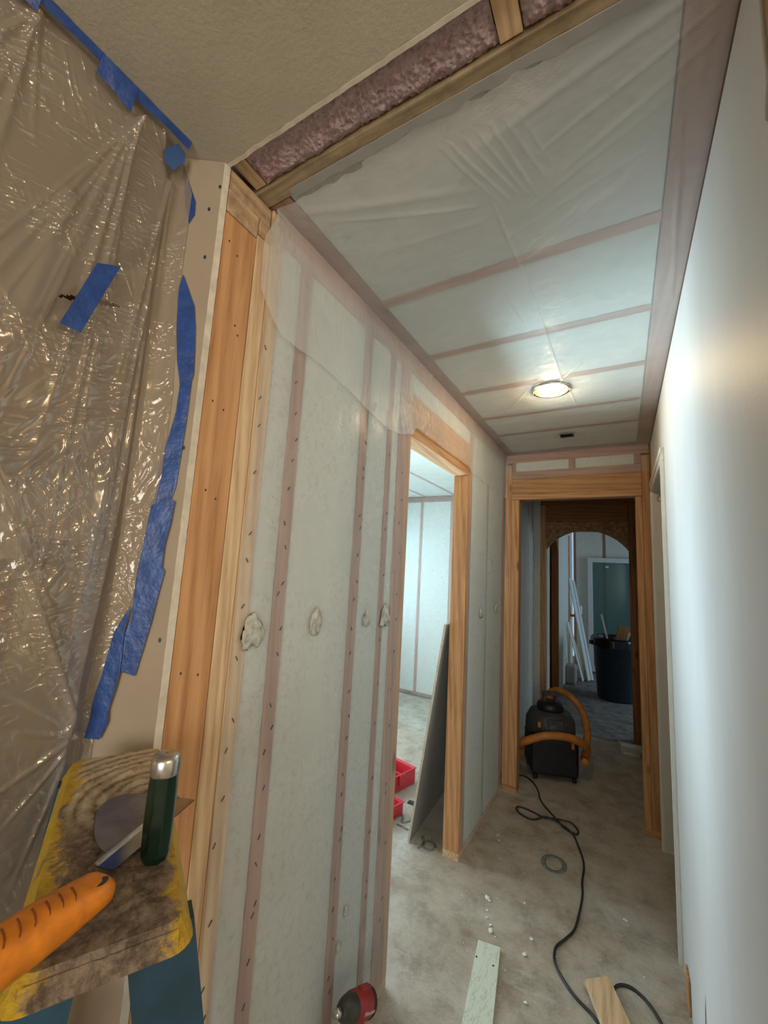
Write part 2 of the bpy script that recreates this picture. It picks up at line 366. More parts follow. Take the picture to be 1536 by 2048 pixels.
def tube(pts, r, n=8, rib=0):
    V, F = [], []; u = Vector((0, 0, 1))
    for i, p in enumerate(pts):
        t = (pts[min(i+1, len(pts)-1)]-pts[max(i-1, 0)]).normalized()
        s = t.cross(u)
        if s.length < 1e-3: s = t.cross(Vector((1, 0, 0)))
        s.normalize(); w = s.cross(t); rr = r*(1+rib*(i % 2))
        for k in range(n):
            a = 2*math.pi*k/n; V.append(p+s*(rr*math.cos(a))+w*(rr*math.sin(a)))
        if i:
            for k in range(n): F.append(((i-1)*n+k, (i-1)*n+(k+1) % n, i*n+(k+1) % n, i*n+k))
    F.append(tuple(range(n))); F.append(tuple(range(len(V)-n, len(V)))); return V, F
def grid(nu, nv, fn, keep=None):
    V = [fn(i/nu, j/nv) for j in range(nv+1) for i in range(nu+1)]; F = []
    for j in range(nv):
        for i in range(nu):
            if keep and not keep((i+.5)/nu, (j+.5)/nv): continue
            k = j*(nu+1)+i; F.append((k, k+1, k+nu+2, k+nu+1))
    return V, F
def nz(x, y, z=0, s=1.): return noise.noise(Vector((x*s, y*s, z*s)))
def fr(x, y, z, s, o=4): return noise.fractal(Vector((x*s, y*s, z*s)), .8, 2.0, o)

A, B, YE, Z = .776, .181, 3.157, 2.44      # left face, right face, end frame, joist underside
struct = dict(kind='structure')

# ------------------------------------------------------------------ floor
fl = obj('floor', box(-4.6, 3.2, -3.2, 4.664, -.1, 0), 'concrete'); setp(fl, **struct)
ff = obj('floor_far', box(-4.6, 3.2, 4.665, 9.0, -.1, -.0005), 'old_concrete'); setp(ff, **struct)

# ------------------------------------------------------------------ left hallway wall: framing, batts
wl = thing('wall_left', (-A, 1.8, 0), **struct)
def stud(y0, y1, z0, z1, mat, par=wl, name='stud', xf=-A, dep=.089): return obj(name, box(xf-dep, xf, y0, y1, z0, z1), mat, par, bev=.002)
o = stud(.518, .610, .038, 2.315, 'orange_z', dep=.04, name='jamb_board'); o['label'] = 'wide orange-brown fir board at the end of the wall'
stud(.612, .6555, .038, 2.33, 'pale_z')
stud(.657, .700, .038, 2.364, 'pale_z')
for y0, y1 in ((.780, .822), (1.124, 1.168), (1.312, 1.345), (1.402, 1.438), (2.313, 2.351), (3.085, 3.125)): stud(y0, y1, .038, 2.364, 'stud_z')
stud(1.438, 1.474, .038, 2.364, 'stud_z'); stud(2.6905, 2.7075, .038, 2.364, 'gyp_back')
stud(1.475, 1.511, .038, 2.084, 'wood_z', name='trimmer_stud'); stud(2.275, 2.312, .038, 2.084, 'wood_z', name='trimmer_stud')
obj('bottom_plate', box(-A-.089, -A, .518, 1.511, 0, .0375), 'pale_y', wl, bev=.002); obj('bottom_plate', box(-A-.089, -A, 2.275, 3.15, 0, .0375), 'pale_y', wl, bev=.002)
obj('top_plate', box(-A-.089, -A, .70, 3.15, 2.3645, 2.4015), 'stud_y', wl); obj('top_plate', box(-A-.089, -A, .70, 3.15, 2.402, 2.4395), 'stud_y', wl)
obj('header', box(-A-.085, -A+.0005, 1.475, 2.312, 2.1265, 2.272), 'wood_y', wl, bev=.002); obj('header_plate', box(-A-.089, -A, 1.475, 2.312, 2.0845, 2.1255), 'wood_y', wl, bev=.002)
# rough plate ends at the top of the orange board
obj('plate_end', box(-A-.089, -A+.001, .518, .612, 2.318, 2.376), 'dirty_y', wl, bev=.004)
obj('plate_end', box(-A-.089, -A-.003, .519, .652, 2.378, 2.432), 'dirty_y', wl, bev=.004)
obj('plate_end', box(-A-.089, -A+.001, .613, .70, 2.334, 2.376), 'dirty_y', wl, bev=.005)
obj('plate_end', box(-A-.089, -A+.0005, .654, .70, 2.378, 2.4385), 'dirty_y', wl, bev=.005)
def batt(y0, y1, z0, z1, par=wl, bulge=.004, seed=0):
    def fn(u, v):
        y = y0+(y1-y0)*u; z = z0+(z1-z0)*v
        e = min(u, 1-u)*(y1-y0); prof = min(1, e/.03); prof = prof*(2-prof)
        return (-A-.005+prof*bulge+.0014*fr(y+seed, z, 1, 30, 3)*prof, y+.0025*nz(z*45, y, seed)*(1 if u in (0, 1) else 0), z)
    nu = max(6, int((y1-y0)/.012)); nv = max(6, int((z1-z0)/.025))
    f = grid(nu, nv, fn)
    return obj('insulation_batt', merge(f, box(-A-.085, -A-.012, y0+.003, y1-.003, z0+.003, z1-.003)), 'batt', par, smooth=True)
for i, (y0, y1) in enumerate(((.7005, .7795), (.8225, 1.1235), (1.1685, 1.3115), (1.3455, 1.4015), (2.3515, 2.6895), (2.7085, 3.0845))): batt(y0, y1, .04, 2.362, seed=i*3.1)
batt(1.475, 2.31, 2.274, 2.362, seed=30)

# ------------------------------------------------------------------ poly sheet, stapled to the wall
def staples(par, ys, z0, z1, n, xf=-A+.003, jit=.012):
    me = None
    for y in ys:
        for k in range(n):
            z = z0+(z1-z0)*(k+random.random()*.8)/n
            if me is None:
                v, f = box(-.001, .001, -.0007, .0007, -.006, .006)
                me = bpy.data.meshes.new('staple'); me.from_pydata(v, [], f); me.materials.append(M['darkgrey'])
            o = bpy.data.objects.new('staple', me); COL.objects.link(o); o.parent = par
            o.location = Vector((xf, y+random.uniform(-jit, jit), z))-wloc(par); o.rotation_euler = (random.choice((-.7, -.5, .5, -.6)), 0, 0)
def wallbulge(y, z):
    # the sheet lies tight on the studs and bellies a little over the batts
    st = (.68, .80, 1.146, 1.328, 1.42, 1.455, 1.495, 2.30, 2.33, 2.70, 3.105)
    d = min(abs(y-s) for s in st); return .0025+.004*min(1, max(0, (d-.015))/.05)
def wsheet(y0, y1, z0, z1, lab, edge0=0, edge1=0):
    def fn(u, v):
        z = z0+(z1-z0)*v
        ya = y0+edge0*(nz(z*3.1, 4.2)+.5*nz(z*11, 1.2)); yb = y1+edge1*nz(z*4, 8.8)
        y = ya+(yb-ya)*u
        x = -A+wallbulge(y, z)+.0012*fr(y*1.0, z*.5, 3, 16, 3)
        # soft pull wrinkle near the foot of the second stud
        d = (y-1.06)*.8-(z-.45)*.18
        x += .006*math.exp(-(d/.012)**2)*math.exp(-((z-.45)/.2)**2)
        return (x, y, z)
    o = obj('plastic_sheet', grid(int((y1-y0)/.008), int((z1-z0)/.02), fn), 'sheet', smooth=True)
    return setp(o, lab, 'plastic sheet', 'clear plastic sheets over the insulation')
s1 = wsheet(.660, 1.503, .004, 2.40, 'clear plastic sheet stapled over the wall between the orange board and the doorway', .008, .003)
s2 = wsheet(2.300, 3.140, .004, 2.40, 'clear plastic sheet stapled over the narrow wall between the doorway and the end door frame', .003, 0)
staples(s1, (.675,), .3, 2.1, 17); staples(s1, (.80,), .1, 2.05, 26); staples(s1, (1.146,), .2, 2.0, 22); staples(s1, (1.328,), .3, 2.0, 12, jit=.006); staples(s1, (1.44,), .2, 2.0, 14)
def lump(y, z, w, h, par, x=.006, seed=1):
    bm = bmesh.new(); bmesh.ops.create_icosphere(bm, subdivisions=4, radius=1)
    for v in bm.verts:
        c = v.co.copy(); k = 1+.35*fr(c.x+seed*5, c.y, c.z, 1.5, 4)+.12*abs(fr(c.x, c.y+seed, c.z, 6, 2))
        v.co = Vector((max(c.x*k, 0)*.007, c.y*k*w, c.z*k*h-abs(c.y)*h*.4))+Vector((-A+x, y, z))
    r = ([tuple(v.co) for v in bm.verts], [tuple(v.index for v in f.verts) for f in bm.faces]); bm.free()
    o = obj('torn_bulge', r, 'tear', par, smooth=True); o['label'] = 'torn bulge with loose wool showing'; return o
for i, (y, z, w, h) in enumerate(((.712, 1.352, .03, .036), (.948, 1.352, .024, .032), (1.223, 1.338, .02, .026), (1.352, 1.337, .03, .034))): lump(y, z, w, h, s1, seed=i)
for i, (y, z, w, h) in enumerate(((2.566, 1.265, .03, .03), (2.918, 1.276, .03, .03))): lump(y, z, w, h, s2, seed=i+7)
for i, (y, z) in enumerate(((1.205, .44), (1.175, .36))): lump(y, z, .008, .014, s1, x=.003, seed=i+20)

# ------------------------------------------------------------------ hallway ceiling: joists, nailers, batts, sheet
ce = thing('ceiling_hallway', (-.3, 1.9, Z), **struct)
JY = (1.128, 1.532, 1.945, 2.335, 2.665)
for y in JY: obj('joist', box(-A+.062, B-.075, y-.019, y+.019, Z, Z+.14), 'stud_x', ce)
obj('nailer', box(-A-.089, -A+.060, .648, YE+.08, Z+.0006, Z+.04), 'stud_y', ce)
obj('nailer', box(B-.073, B+.11, .648, YE+.08, Z+.0006, Z+.04), 'stud_y', ce)
obj('nailer', box(-A+.061, B-.074, YE-.07, YE+.08, Z+.0006, Z+.04), 'stud_x', ce)
obj('rim_beam', box(-A-.05, B+.08, .602, .646, Z-.002, Z+.14), 'plate_x', ce, bev=.002)
# strip of old greenish paint left along the beam
def rag(u, v):
    x = -.70+.98*u; y = .628+(.650+.008*nz(x*20, 3)-.628)*v
    return (x, y, Z-.004-.001*nz(x*30, y*30))
o = obj('paint_strip', grid(160, 3, rag), 'gyp_back', ce, solid=.002); o['label'] = 'leftover strip of grey-green board along the beam'
LX, LY, LR = -.285, 2.047, .0875
def cbatt(y0, y1):
    def fn(u, v):
        x = -A+.064+(B+A-.141)*u; y = y0+(y1-y0)*v
        return (x, y, Z+.0035-.0025*max(0, fr(x, y, 1, 12, 3)))
    return obj('insulation_batt', grid(90, max(8, int((y1-y0)/.011)), fn, lambda u, v: ((-A+.064+(B+A-.141)*u-LX)**2+(y0+(y1-y0)*v-LY)**2 > (LR+.006)**2) and not (abs(-A+.064+(B+A-.141)*u+.293) < .043 and abs(y0+(y1-y0)*v-2.795) < .04)), 'batt', ce, smooth=True)
ys = [.648]+[v for y in JY for v in (y-.02, y+.02)]+[YE-.071]
for i in range(0, len(ys), 2): cbatt(ys[i], ys[i+1])
obj('attic_board', box(-4.5, 3.1, -3.1, 8.9, Z+.141, Z+.16), 'dark_y', ce)
# folds of the ceiling sheet: (x0,y0,x1,y1,width,height)
FOLD = []
for k in range(7): FOLD.append((-.33+.028*k+.006*random.random(), .70+.015*random.random(), -.245+.022*k, .86+.07*random.random(), .0028, random.uniform(.003, .006)))
for k in range(7): FOLD.append((.17-.02*random.random(), .66+.05*k*random.uniform(.8, 1.2), -.30+.22*random.random(), .74+.075*k*random.uniform(.8, 1.1), random.uniform(.003, .010), random.uniform(.002, .0055)))
FOLD += [(-.26, .88, -.235, 1.34, .004, .005), (-.235, 1.34, -.225, 1.95, .004, .004), (-.24, 1.1, -.19, 1.04, .003, .005), (-.70, .70, -.30, .83, .012, .006),
         (-.66, .75, -.42, .84, .006, .004), (-.45, .83, -.30, .88, .004, .006), (.12, .86, .16, 1.5, .006, .005), (-.40, 2.02, -.62, 2.35, .005, .004), (-.205, 2.1, -.19, 2.3, .004, .005), (-.25, 2.0, -.13, 1.82, .004, .005), (-.06, .98, -.24, 1.13, .004, .004),
         (.12, .9, -.2, 1.1, .006, .004), (-.6, .9, -.3, .93, .01, .004), (-.32, 1.23, -.30, 1.42, .006, .008)]
def foldh(x, y):
    h = 0
    for x0, y0, x1, y1, w, hh in FOLD:
        if x < min(x0, x1)-.04 or x > max(x0, x1)+.04 or y < min(y0, y1)-.04 or y > max(y0, y1)+.04: continue
        dx, dy = x1-x0, y1-y0; L = dx*dx+dy*dy; t = ((x-x0)*dx+(y-y0)*dy)/L; tc = min(1, max(0, t))
        d2 = (x-x0-tc*dx)**2+(y-y0-tc*dy)**2
        h += hh*math.exp(-d2/(w*w))*(1-.6*abs(2*tc-1))
    return h
def cs(u, v):
    x = -A+.004+(B+A-.006)*u
    y0 = .648+.010*nz(x*7, 2.2)+.006*nz(x*30, 7)+(.012 if x < -.5 else 0); y = y0+(YE-.004-y0)*v
    dj = min([abs(y-j) for j in JY]+[abs(y-.648)]); sag = .004*min(1, dj/.09)*min(1, (x+A)/.08)*min(1, (B-x)/.08)
    near = max(0, 1-(y-.65)/.7)
    return (x, y, Z-.004-sag-.005*near*abs(fr(x*1.4, y*.7, 1, 5, 2))-foldh(x, y)-.0008*fr(x, y, 2, 30, 2))
def ckeep(u, v):
    x = -A+.004+(B+A-.006)*u; y = .65+(YE-.654)*v
    return (x-LX)**2+(y-LY)**2 > LR**2 and not (abs(x+.293) < .040 and abs(y-2.795) < .036)
def zlow(y):
    P = ((.60, 2.24), (.63, 2.18), (.675, 2.125), (.72, 2.10), (.886, 2.103), (1.046, 2.081), (1.286, 2.04), (1.40, 2.055), (1.497, 2.085), (1.52, 2.128), (2.24, 2.13), (2.31, 2.105), (3.2, 2.096))
    for (a, za), (b, zb) in zip(P, P[1:]):
        if a <= y <= b: return za+(zb-za)*(y-a)/(b-a)
    return 2.1
def flap(u, v):
    y = .625+(YE-.63)*u; zl = zlow(y)+.004*nz(y*25, 1); z = Z-.004+(zl-Z+.004)*v
    if y < .70: y += .03*max(0, 1-abs(v-.05)/.4)*(.70-y)/.07
    loose = math.exp(-((y-1.42)/.16)**2)*v
    rib = abs(fr(y*1.1+z*.5, z*.35, 5, 14, 3))
    far = min(1, v*2.2)
    return (-A+.0085+.012*far*(1-.5*(y > 1.55))*abs(fr(y, z, 9, 3, 2))+.016*loose*rib+(.002+.004*math.exp(-((y-1.5)/.25)**2))*abs(fr(y*1.6, z*.6, 3, 30, 3))+.004*(1-v), y, z)
s3 = obj('plastic_sheet', merge(grid(270, 560, cs, ckeep), grid(520, 60, flap)), 'sheet_c', smooth=True)
setp(s3, 'clear plastic sheet under the hallway ceiling joists, folded down over the wall top', 'plastic sheet', 'clear plastic sheets over the insulation')

# ------------------------------------------------------------------ cut strip with pink wool, front room ceiling
for x0, x1 in ((-.783, -.748), (-.168, -.128), (.24, .28)): obj('joist', box(x0, x1, .40, .60, Z+.006, Z+.14), 'pale_y', ce, bev=.002)
def wool(x0, x1):
    def fn(u, v):
        x = x0+(x1-x0)*u; y = .508+(.601-.508)*v; e = min(u*(x1-x0), (1-u)*(x1-x0), v*.1, (1-v)*.1)
        return (x, y, Z+.012-.010*min(1, e/.018)-.005*fr(x, y, 2, 16, 3)-.004*nz(x*110, y*110)-.004*nz(x*230, y*230, 4))
    return obj('pink_insulation', grid(int((x1-x0)/.0022), 42, fn), 'pink', ce, smooth=True)
wool(-.746, -.17); wool(-.126, .238)
def cf(u, v):
    x = -4.5+7.6*u if False else 0
    return (0, 0, 0)
xs = [-.776+.0117*i for i in range(0, 92)]
edge = [(x, .514+.0022*nz(x*24, 1)+.0016*nz(x*80, 5), Z-.014) for x in xs]
poly = [(3.1, .52, Z-.014), (3.1, -3.1, Z-.014), (-4.5, -3.1, Z-.014), (-4.5, .55, Z-.014), (-.87, .55, Z-.014), (-.87, .50, Z-.014), (-.79, .50, Z-.014)]+edge
c1 = obj('ceiling', prism(poly, (0, 0, .0135)), 'beige'); setp(c1, **struct)
lip = [(x, y-.0075+.0016*nz(x*40, 9), z-.0012) for x, y, z in edge]
V = lip+[(x, y+.001, z-.0012) for x, y, z in edge]; n = len(edge)
V += [(x, y, z+.0008) for x, y, z in V]
F = [(i, i+1, n+i+1, n+i) for i in range(n-1)]+[(2*n+i, 3*n+i, 3*n+i+1, 2*n+i+1) for i in range(n-1)]+[(n+i, n+i+1, 3*n+i+1, 3*n+i) for i in range(n-1)]+[(i, 2*n+i, 2*n+i+1, i+1) for i in range(n-1)]
o = obj('cut_edge', (V, F), 'plaster', c1); o['label'] = 'pale torn edge of the cut ceiling board'

# ------------------------------------------------------------------ recessed ceiling lamp and black box
rl = thing('recessed_light', (LX, LY, Z), 'lit round recessed lamp in the plastic-covered ceiling', 'ceiling light')
obj('housing', lathe([(LR-.004, Z-.008), (LR-.004, Z+.075), (LR-.012, Z+.085), (.03, Z+.09)], 32, (LX, LY, 0), caps=False), 'chrome', rl, smooth=True, solid=.001)
obj('rim', lathe([(LR-.008, Z-.012), (LR+.001, Z-.012), (LR+.001, Z-.006), (LR-.008, Z-.006), (LR-.008, Z-.012)], 40, (LX, LY, 0), caps=False), 'chrome', rl, smooth=True)
obj('bulb', lathe([(.002, Z+.022), (.035, Z+.024), (.052, Z+.031), (.056, Z+.042), (.04, Z+.062), (.02, Z+.085)], 28, (LX, LY, 0)), 'bulb', rl, smooth=True)
for sx, a in ((1, .3), (-1, -.2)):
    obj('spring_clip', box(LX+sx*.086-.004, LX+sx*.086+.004, LY+a*.05-.004, LY+a*.05+.004, Z-.022, Z-.004), 'steel', rl, bev=.001)
point('recessed_bulb', (LX, LY, Z-.02), 7, (1, .74, .42), .04)
bb = thing('junction_box', (-.293, 2.795, Z), 'black rectangular box opening in the ceiling above the end door frame', 'junction box')
obj('box_back', box(-.332, -.254, 2.762, 2.828, Z+.045, Z+.05), 'black', bb)
obj('box_side', merge(box(-.334, -.332, 2.76, 2.83, Z-.007, Z+.05), box(-.254, -.252, 2.76, 2.83, Z-.007, Z+.05), box(-.332, -.254, 2.828, 2.83, Z-.007, Z+.05), box(-.332, -.254, 2.76, 2.762, Z-.007, Z+.05)), 'black', bb)
obj('tab', box(-.268, -.2545, 2.79, 2.80, Z-.003, Z+.0), 'darkgrey', bb)

# ------------------------------------------------------------------ right hallway wall
wr = thing('wall_right', (B, 1.8, 0), **struct)
zs = [2.43*i/120 for i in range(121)]
ragy = lambda z: .640+.006*nz(z*6, 3)+.004*nz(z*31, 7)+(.012 if 2.13 < z < 2.17 else 0)
pl = [(B, ragy(z), z) for z in zs]+[(B, 3.15, 2.43), (B, 3.15, 2.10), (B, 2.296, 2.10), (B, 2.296, 0)]
obj('drywall', prism(pl, (.0125, 0, 0)), 'white', wr)
obj('end_post', box(B+.002, B+.12, .52, .628, 0, 2.43), 'wood_z', wr)
for y0, y1 in ((.645, .685), (1.06, 1.10), (1.47, 1.51), (1.88, 1.92), (2.255, 2.293)): obj('stud', box(B+.0135, B+.1, y0, y1, 0, 2.43), 'wood_z', wr)
obj('top_plate', box(B+.0135, B+.1, .645, 3.15, 2.432, 2.44), 'wood_y', wr)
obj('back_drywall', merge(box(B+.1, B+.1125, .63, 2.296, 0, 2.43), box(B+.1, B+.1125, 2.296, 3.15, 2.1, 2.43)), 'white', wr)
obj('corner_crack', box(B-.0006, B-.0001, .645, 3.1, 2.4285, 2.4292), 'darkgrey', wr)
obj('paint_gouge', prism([(B-.0004, 1.645, .355), (B-.0004, 1.665, .30), (B-.0004, 1.68, .22), (B-.0004, 1.655, .20), (B-.0004, 1.652, .28)], (.0003, 0, 0)), 'darkgrey', wr)
obj('baseboard_scrap', box(B-.008, B-.0008, 2.02, 2.10, .0005, .11), 'wood_z', wr, bev=.002)
# cased opening in the right wall
do = thing('door_1', (B, 2.66, 0), **struct)
def casing(y0, y1, z0, z1): return merge(box(B-.011, B-.0005, y0, y1, z0, z1), box(B-.016, B-.011, y0+.006, y0+.024, z0, z1), box(B-.014, B-.011, y1-.016, y1-.002, z0, z1))
obj('casing_leg', casing(2.235, 2.296, 0, 2.084), 'trim', do, bev=.002); obj('casing_leg', casing(3.034, 3.09, .0, 2.084), 'trim', do, bev=.002)
obj('casing_head', merge(box(B-.012, B-.0005, 2.232, 3.09, 2.0845, 2.145), box(B-.017, B-.012, 2.228, 3.09, 2.118, 2.145)), 'trim', do, bev=.002)
obj('jamb', box(B-.002, B+.118, 3.035, 3.053, .0, 2.078), 'jamb', do, bev=.001); obj('jamb', box(B-.001, B+.118, 2.2965, 2.315, 0, 2.078), 'jamb', do, bev=.001)
obj('head_jamb', box(B-.001, B+.118, 2.2965, 3.053, 2.0785, 2.097), 'jamb', do, bev=.001)
obj('door_stop', box(B+.045, B+.08, 3.024, 3.0345, .0, 2.066), 'jamb', do, bev=.002); obj('door_stop', box(B+.045, B+.08, 2.316, 3.0345, 2.0665, 2.078), 'jamb', do, bev=.002)
o = obj('pencil_ring', tube(smoothpath([(B+.034+.011*math.cos(t*.55)*(1+.03*t), 3.0343, 2.036+.017*math.sin(t*.55)) for t in range(-1, 11)], 3), .0016, 6), 'darkgrey', do, smooth=True); o['label'] = 'dark ring mark on the jamb'
cl = thing('wall_closet', (.8, 2.7, 0), **struct)
obj('wall_panel', box(1.3, 1.35, 1.9, 3.6, 0, 2.43), 'white', cl); obj('wall_panel', box(B+.113, 1.3, 1.9, 1.95, 0, 2.43), 'white', cl); obj('wall_panel', box(B+.113, 1.3, 3.55, 3.6, 0, 2.43), 'white', cl)

# ------------------------------------------------------------------ end wall with framed door opening
we = thing('wall_end', (-.3, YE, 0), **struct)
def piece(n, x0, x1, z0, z1, mat, d=.089, y=YE): return obj(n, box(x0, x1, y, y+d, z0, z1), mat, we, bev=.002)
piece('king_stud', -.772, -.7255, .038, 2.36, 'wood_z'); piece('trimmer_stud', -.7245, -.669, .038, 2.081, 'wood_z')
piece('trimmer_stud', .087, .126, .038, 2.078, 'wood_z'); piece('king_stud', .127, .172, .038, 2.36, 'wood_z')
piece('bottom_plate', -.772, -.669, 0, .0375, 'wood_x'); piece('bottom_plate', .087, .176, 0, .0375, 'wood_x')
piece('header_plate', -.7245, .126, 2.082, 2.1255, 'wood_x'); piece('header', -.7245, .126, 2.1265, 2.244, 'wood_x')
piece('cripple_plate', -.7245, .126, 2.2445, 2.302, 'stud_x'); piece('cripple_stud', -.7245, -.696, 2.3025, 2.374, 'stud_z'); piece('cripple_stud', -.320, -.276, 2.3025, 2.374, 'stud_z'); piece('cripple_stud', .086, .126, 2.3025, 2.374, 'stud_z')
piece('top_plate', -.772, .172, 2.3745, 2.4395, 'stud_x')
for x0, x1 in ((-.6955, -.3205), (-.2755, .0855)):
    def fn(u, v): x = x0+(x1-x0)*u; z = 2.303+.071*v; return (x, YE+.002+.002*fr(x, z, 3, 30, 3), z)
    obj('insulation_batt', merge(grid(40, 10, fn), box(x0, x1, YE+.012, YE+.08, 2.303, 2.374)), 'batt', we, smooth=True)
o = obj('side_post', box(.1735, .199, YE-.03, YE+.089, 0, 2.40), 'dark_z', we); 
def tfn(u, v): x = -.772+.95*u; z = 2.246+.19*v+(.006*nz(x*14, 4) if v == 0 else 0); return (x, YE-.004+.0015*fr(x, z, 2, 20, 3), z)
s4 = obj('plastic_sheet', grid(110, 24, tfn), 'sheet_t', smooth=True)
setp(s4, 'short strip of clear plastic over the wall above the end door header', 'plastic sheet', 'clear plastic sheets over the insulation')

# ------------------------------------------------------------------ second hall behind the end frame, arch
h2 = thing('wall_hall_left', (-.85, 4.0, 0), **struct)
for y0, y1 in ((3.25, 3.29), (3.70, 3.715), (4.10, 4.13), (4.50, 4.515), (4.715, 4.755)): obj('stud', box(-.939, -.852, y0, y1, 0, 2.44), 'stud_z', h2)
for y0, y1 in ((3.29, 3.70), (3.715, 4.10), (4.13, 4.50), (4.515, 4.715)):
    def fn(u, v): y = y0+(y1-y0)*u; z = .01+2.42*v; return (-.855+.022*math.sin(math.pi*u)**.6+.004*fr(y, z, 1, 8, 3), y, z)
    obj('insulation_batt', merge(grid(16, 40, fn), box(-.935, -.87, y0, y1, 0, 2.43)), 'batt', h2, smooth=True)
wh = obj('wall_hall_right', box(.225, .30, YE+.091, 4.745, 0, 2.44), 'white'); setp(wh, **struct)
wa = thing('wall_arch', (-.3, 4.75, 0), **struct)
def pa(n, x0, x1, z0, z1, mat, y0=4.76, y1=4.85): return obj(n, box(x0, x1, y0, y1, z0, z1), mat, wa, bev=.003)
pa('post', -.775, -.718, 0, 2.30, 'wood_z'); pa('post', .063, .115, 0, 2.30, 'dark_z'); pa('post', .116, .30, 0, 2.30, 'dark_z'); pa('wall_fill', -.94, -.776, 0, 2.44, 'batt')
pa('header', -.765, .30, 2.305, 2.44, 'dark_x'); pa('header', -.717, .062, 2.105, 2.304, 'dark_x')
ap = [(.062, 2.104), (-.717, 2.104)]
for k in range(0, 25):
    xx = -.3895+.779*k/24; Rr_ = .47; ap.append((-.3275+xx, 2.02-Rr_+math.sqrt(max(0, Rr_*Rr_-xx*xx))))
o = obj('arch_panel', prism([(x, 4.752, z) for x, z in ap], (0, .018, 0)), 'osb', wa); obj('arch_panel', prism([(x, 4.835, z) for x, z in ap], (0, .014, 0)), 'osb', wa)
o['label'] = 'strand board panel cut to an arch'

# ------------------------------------------------------------------ far room
FX = -.75
wf = thing('wall_far_left', (FX, 6.4, 0), **struct)
def fbatt(y0, y1, z0=.01, z1=2.43, b=.02):
    def fn(u, v): y = y0+(y1-y0)*u; z = z0+(z1-z0)*v; return (FX-.004+b*math.sin(math.pi*u)**.6+.004*fr(y, z, 1, 8, 3), y, z)
    obj('insulation_batt', merge(grid(12, 40, fn), box(FX-.085, FX-.02, y0, y1, z0, z1)), 'batt', wf, smooth=True)
fbatt(4.86, 5.23); obj('stud', box(FX-.089, FX, 5.23, 5.27, 0, 2.44), 'dark_z', wf)
# arched side opening, framed in dark wood
pts = [(5.27, 2.44), (5.27, 1.75)]+[(5.65-.38*math.cos(math.pi*k/16), 1.75+.30*math.sin(math.pi*k/16)) for k in range(1, 16)]+[(6.03, 1.75), (6.03, 2.44)]
obj('arch_panel', prism([(FX-.002, y, z) for y, z in pts], (-.085, 0, 0)), 'dark_z', wf)
obj('stud', box(FX-.089, FX, 6.03, 6.07, 0, 2.44), 'dark_z', wf)
fbatt(6.07, 6.45); fbatt(6.47, 6.85); fbatt(6.87, 7.18); obj('stud', box(FX-.089, FX, 6.45, 6.47, 0, 2.44), 'stud_z', wf); obj('stud', box(FX-.089, FX, 6.85, 6.87, 0, 2.44), 'stud_z', wf)
obj('stud', box(FX-.089, FX, 7.18, 7.45, 0, 2.2), 'wood_z', wf); obj('stud', box(FX-.089, FX, 7.18, 7.45, 2.2, 2.44), 'batt', wf); fbatt(7.45, 7.75)
obj('closet_back', merge(box(-1.5, -1.45, 4.86, 7.9, 0, 2.44), box(-1.45, FX-.09, 7.6, 7.7, 0, 2.44), box(-1.45, -.945, 4.86, 4.9, 0, 2.44)), 'dark_z', wf)
BY = 7.75
wb = thing('wall_far_back', (.4, BY, 0), **struct)
for x in (-.70, -.25, .17, .58, .98): obj('stud', box(x-.02, x+.02, BY, BY+.089, 0, 2.3), 'stud_z', wb)
obj('top_plate', box(FX, 2.5, BY, BY+.089, 2.3, 2.44), 'stud_x', wb)
for x0, x1 in ((-.68, -.27), (-.23, .15), (.19, .56), (.60, .96), (1.0, 2.4)): obj('insulation_batt', box(x0, x1, BY+.004, BY+.085, 0, 2.3), 'batt', wb)
wg = thing('wall_far_right', (2.45, 6.3, 0), **struct)
obj('wall_panel', merge(box(2.42, 2.5, 4.85, 5.75, 0, 2.44), box(2.42, 2.5, 7.45, BY+.1, 0, 2.44), box(2.42, 2.5, 5.75, 7.45, 0, .75), box(2.42, 2.5, 5.75, 7.45, 2.25, 2.44)), 'white', wg)
obj('wall_panel', box(.301, 2.5, 4.76, 4.85, 0, 2.44), 'white', wg)
gp = thing('window_1', (-.18, BY-.05, 0), **struct)
fx0, fx1, fz = -.502, .30, 1.862
obj('window_frame', merge(box(fx0, fx0+.075, BY-.07, BY-.02, .02, fz), box(fx1-.07, fx1, BY-.07, BY-.02, .02, fz), box(fx0+.075, fx1-.07, BY-.07, BY-.02, fz-.075, fz), box(fx0+.075, fx1-.07, BY-.07, BY-.02, .02, .11)), 'wht', gp, bev=.004)
obj('pane', box(fx0+.07, fx1-.065, BY-.05, BY-.044, .10, fz-.07), 'glass', gp)
o = obj('sticker', box(-.235, -.19, BY-.0535, BY-.051, 1.70, 1.73), 'wht', gp)
o = obj('outlet_box', box(-.7665, -.7515, 4.92, 4.96, 1.04, 1.16), 'black', wf); 

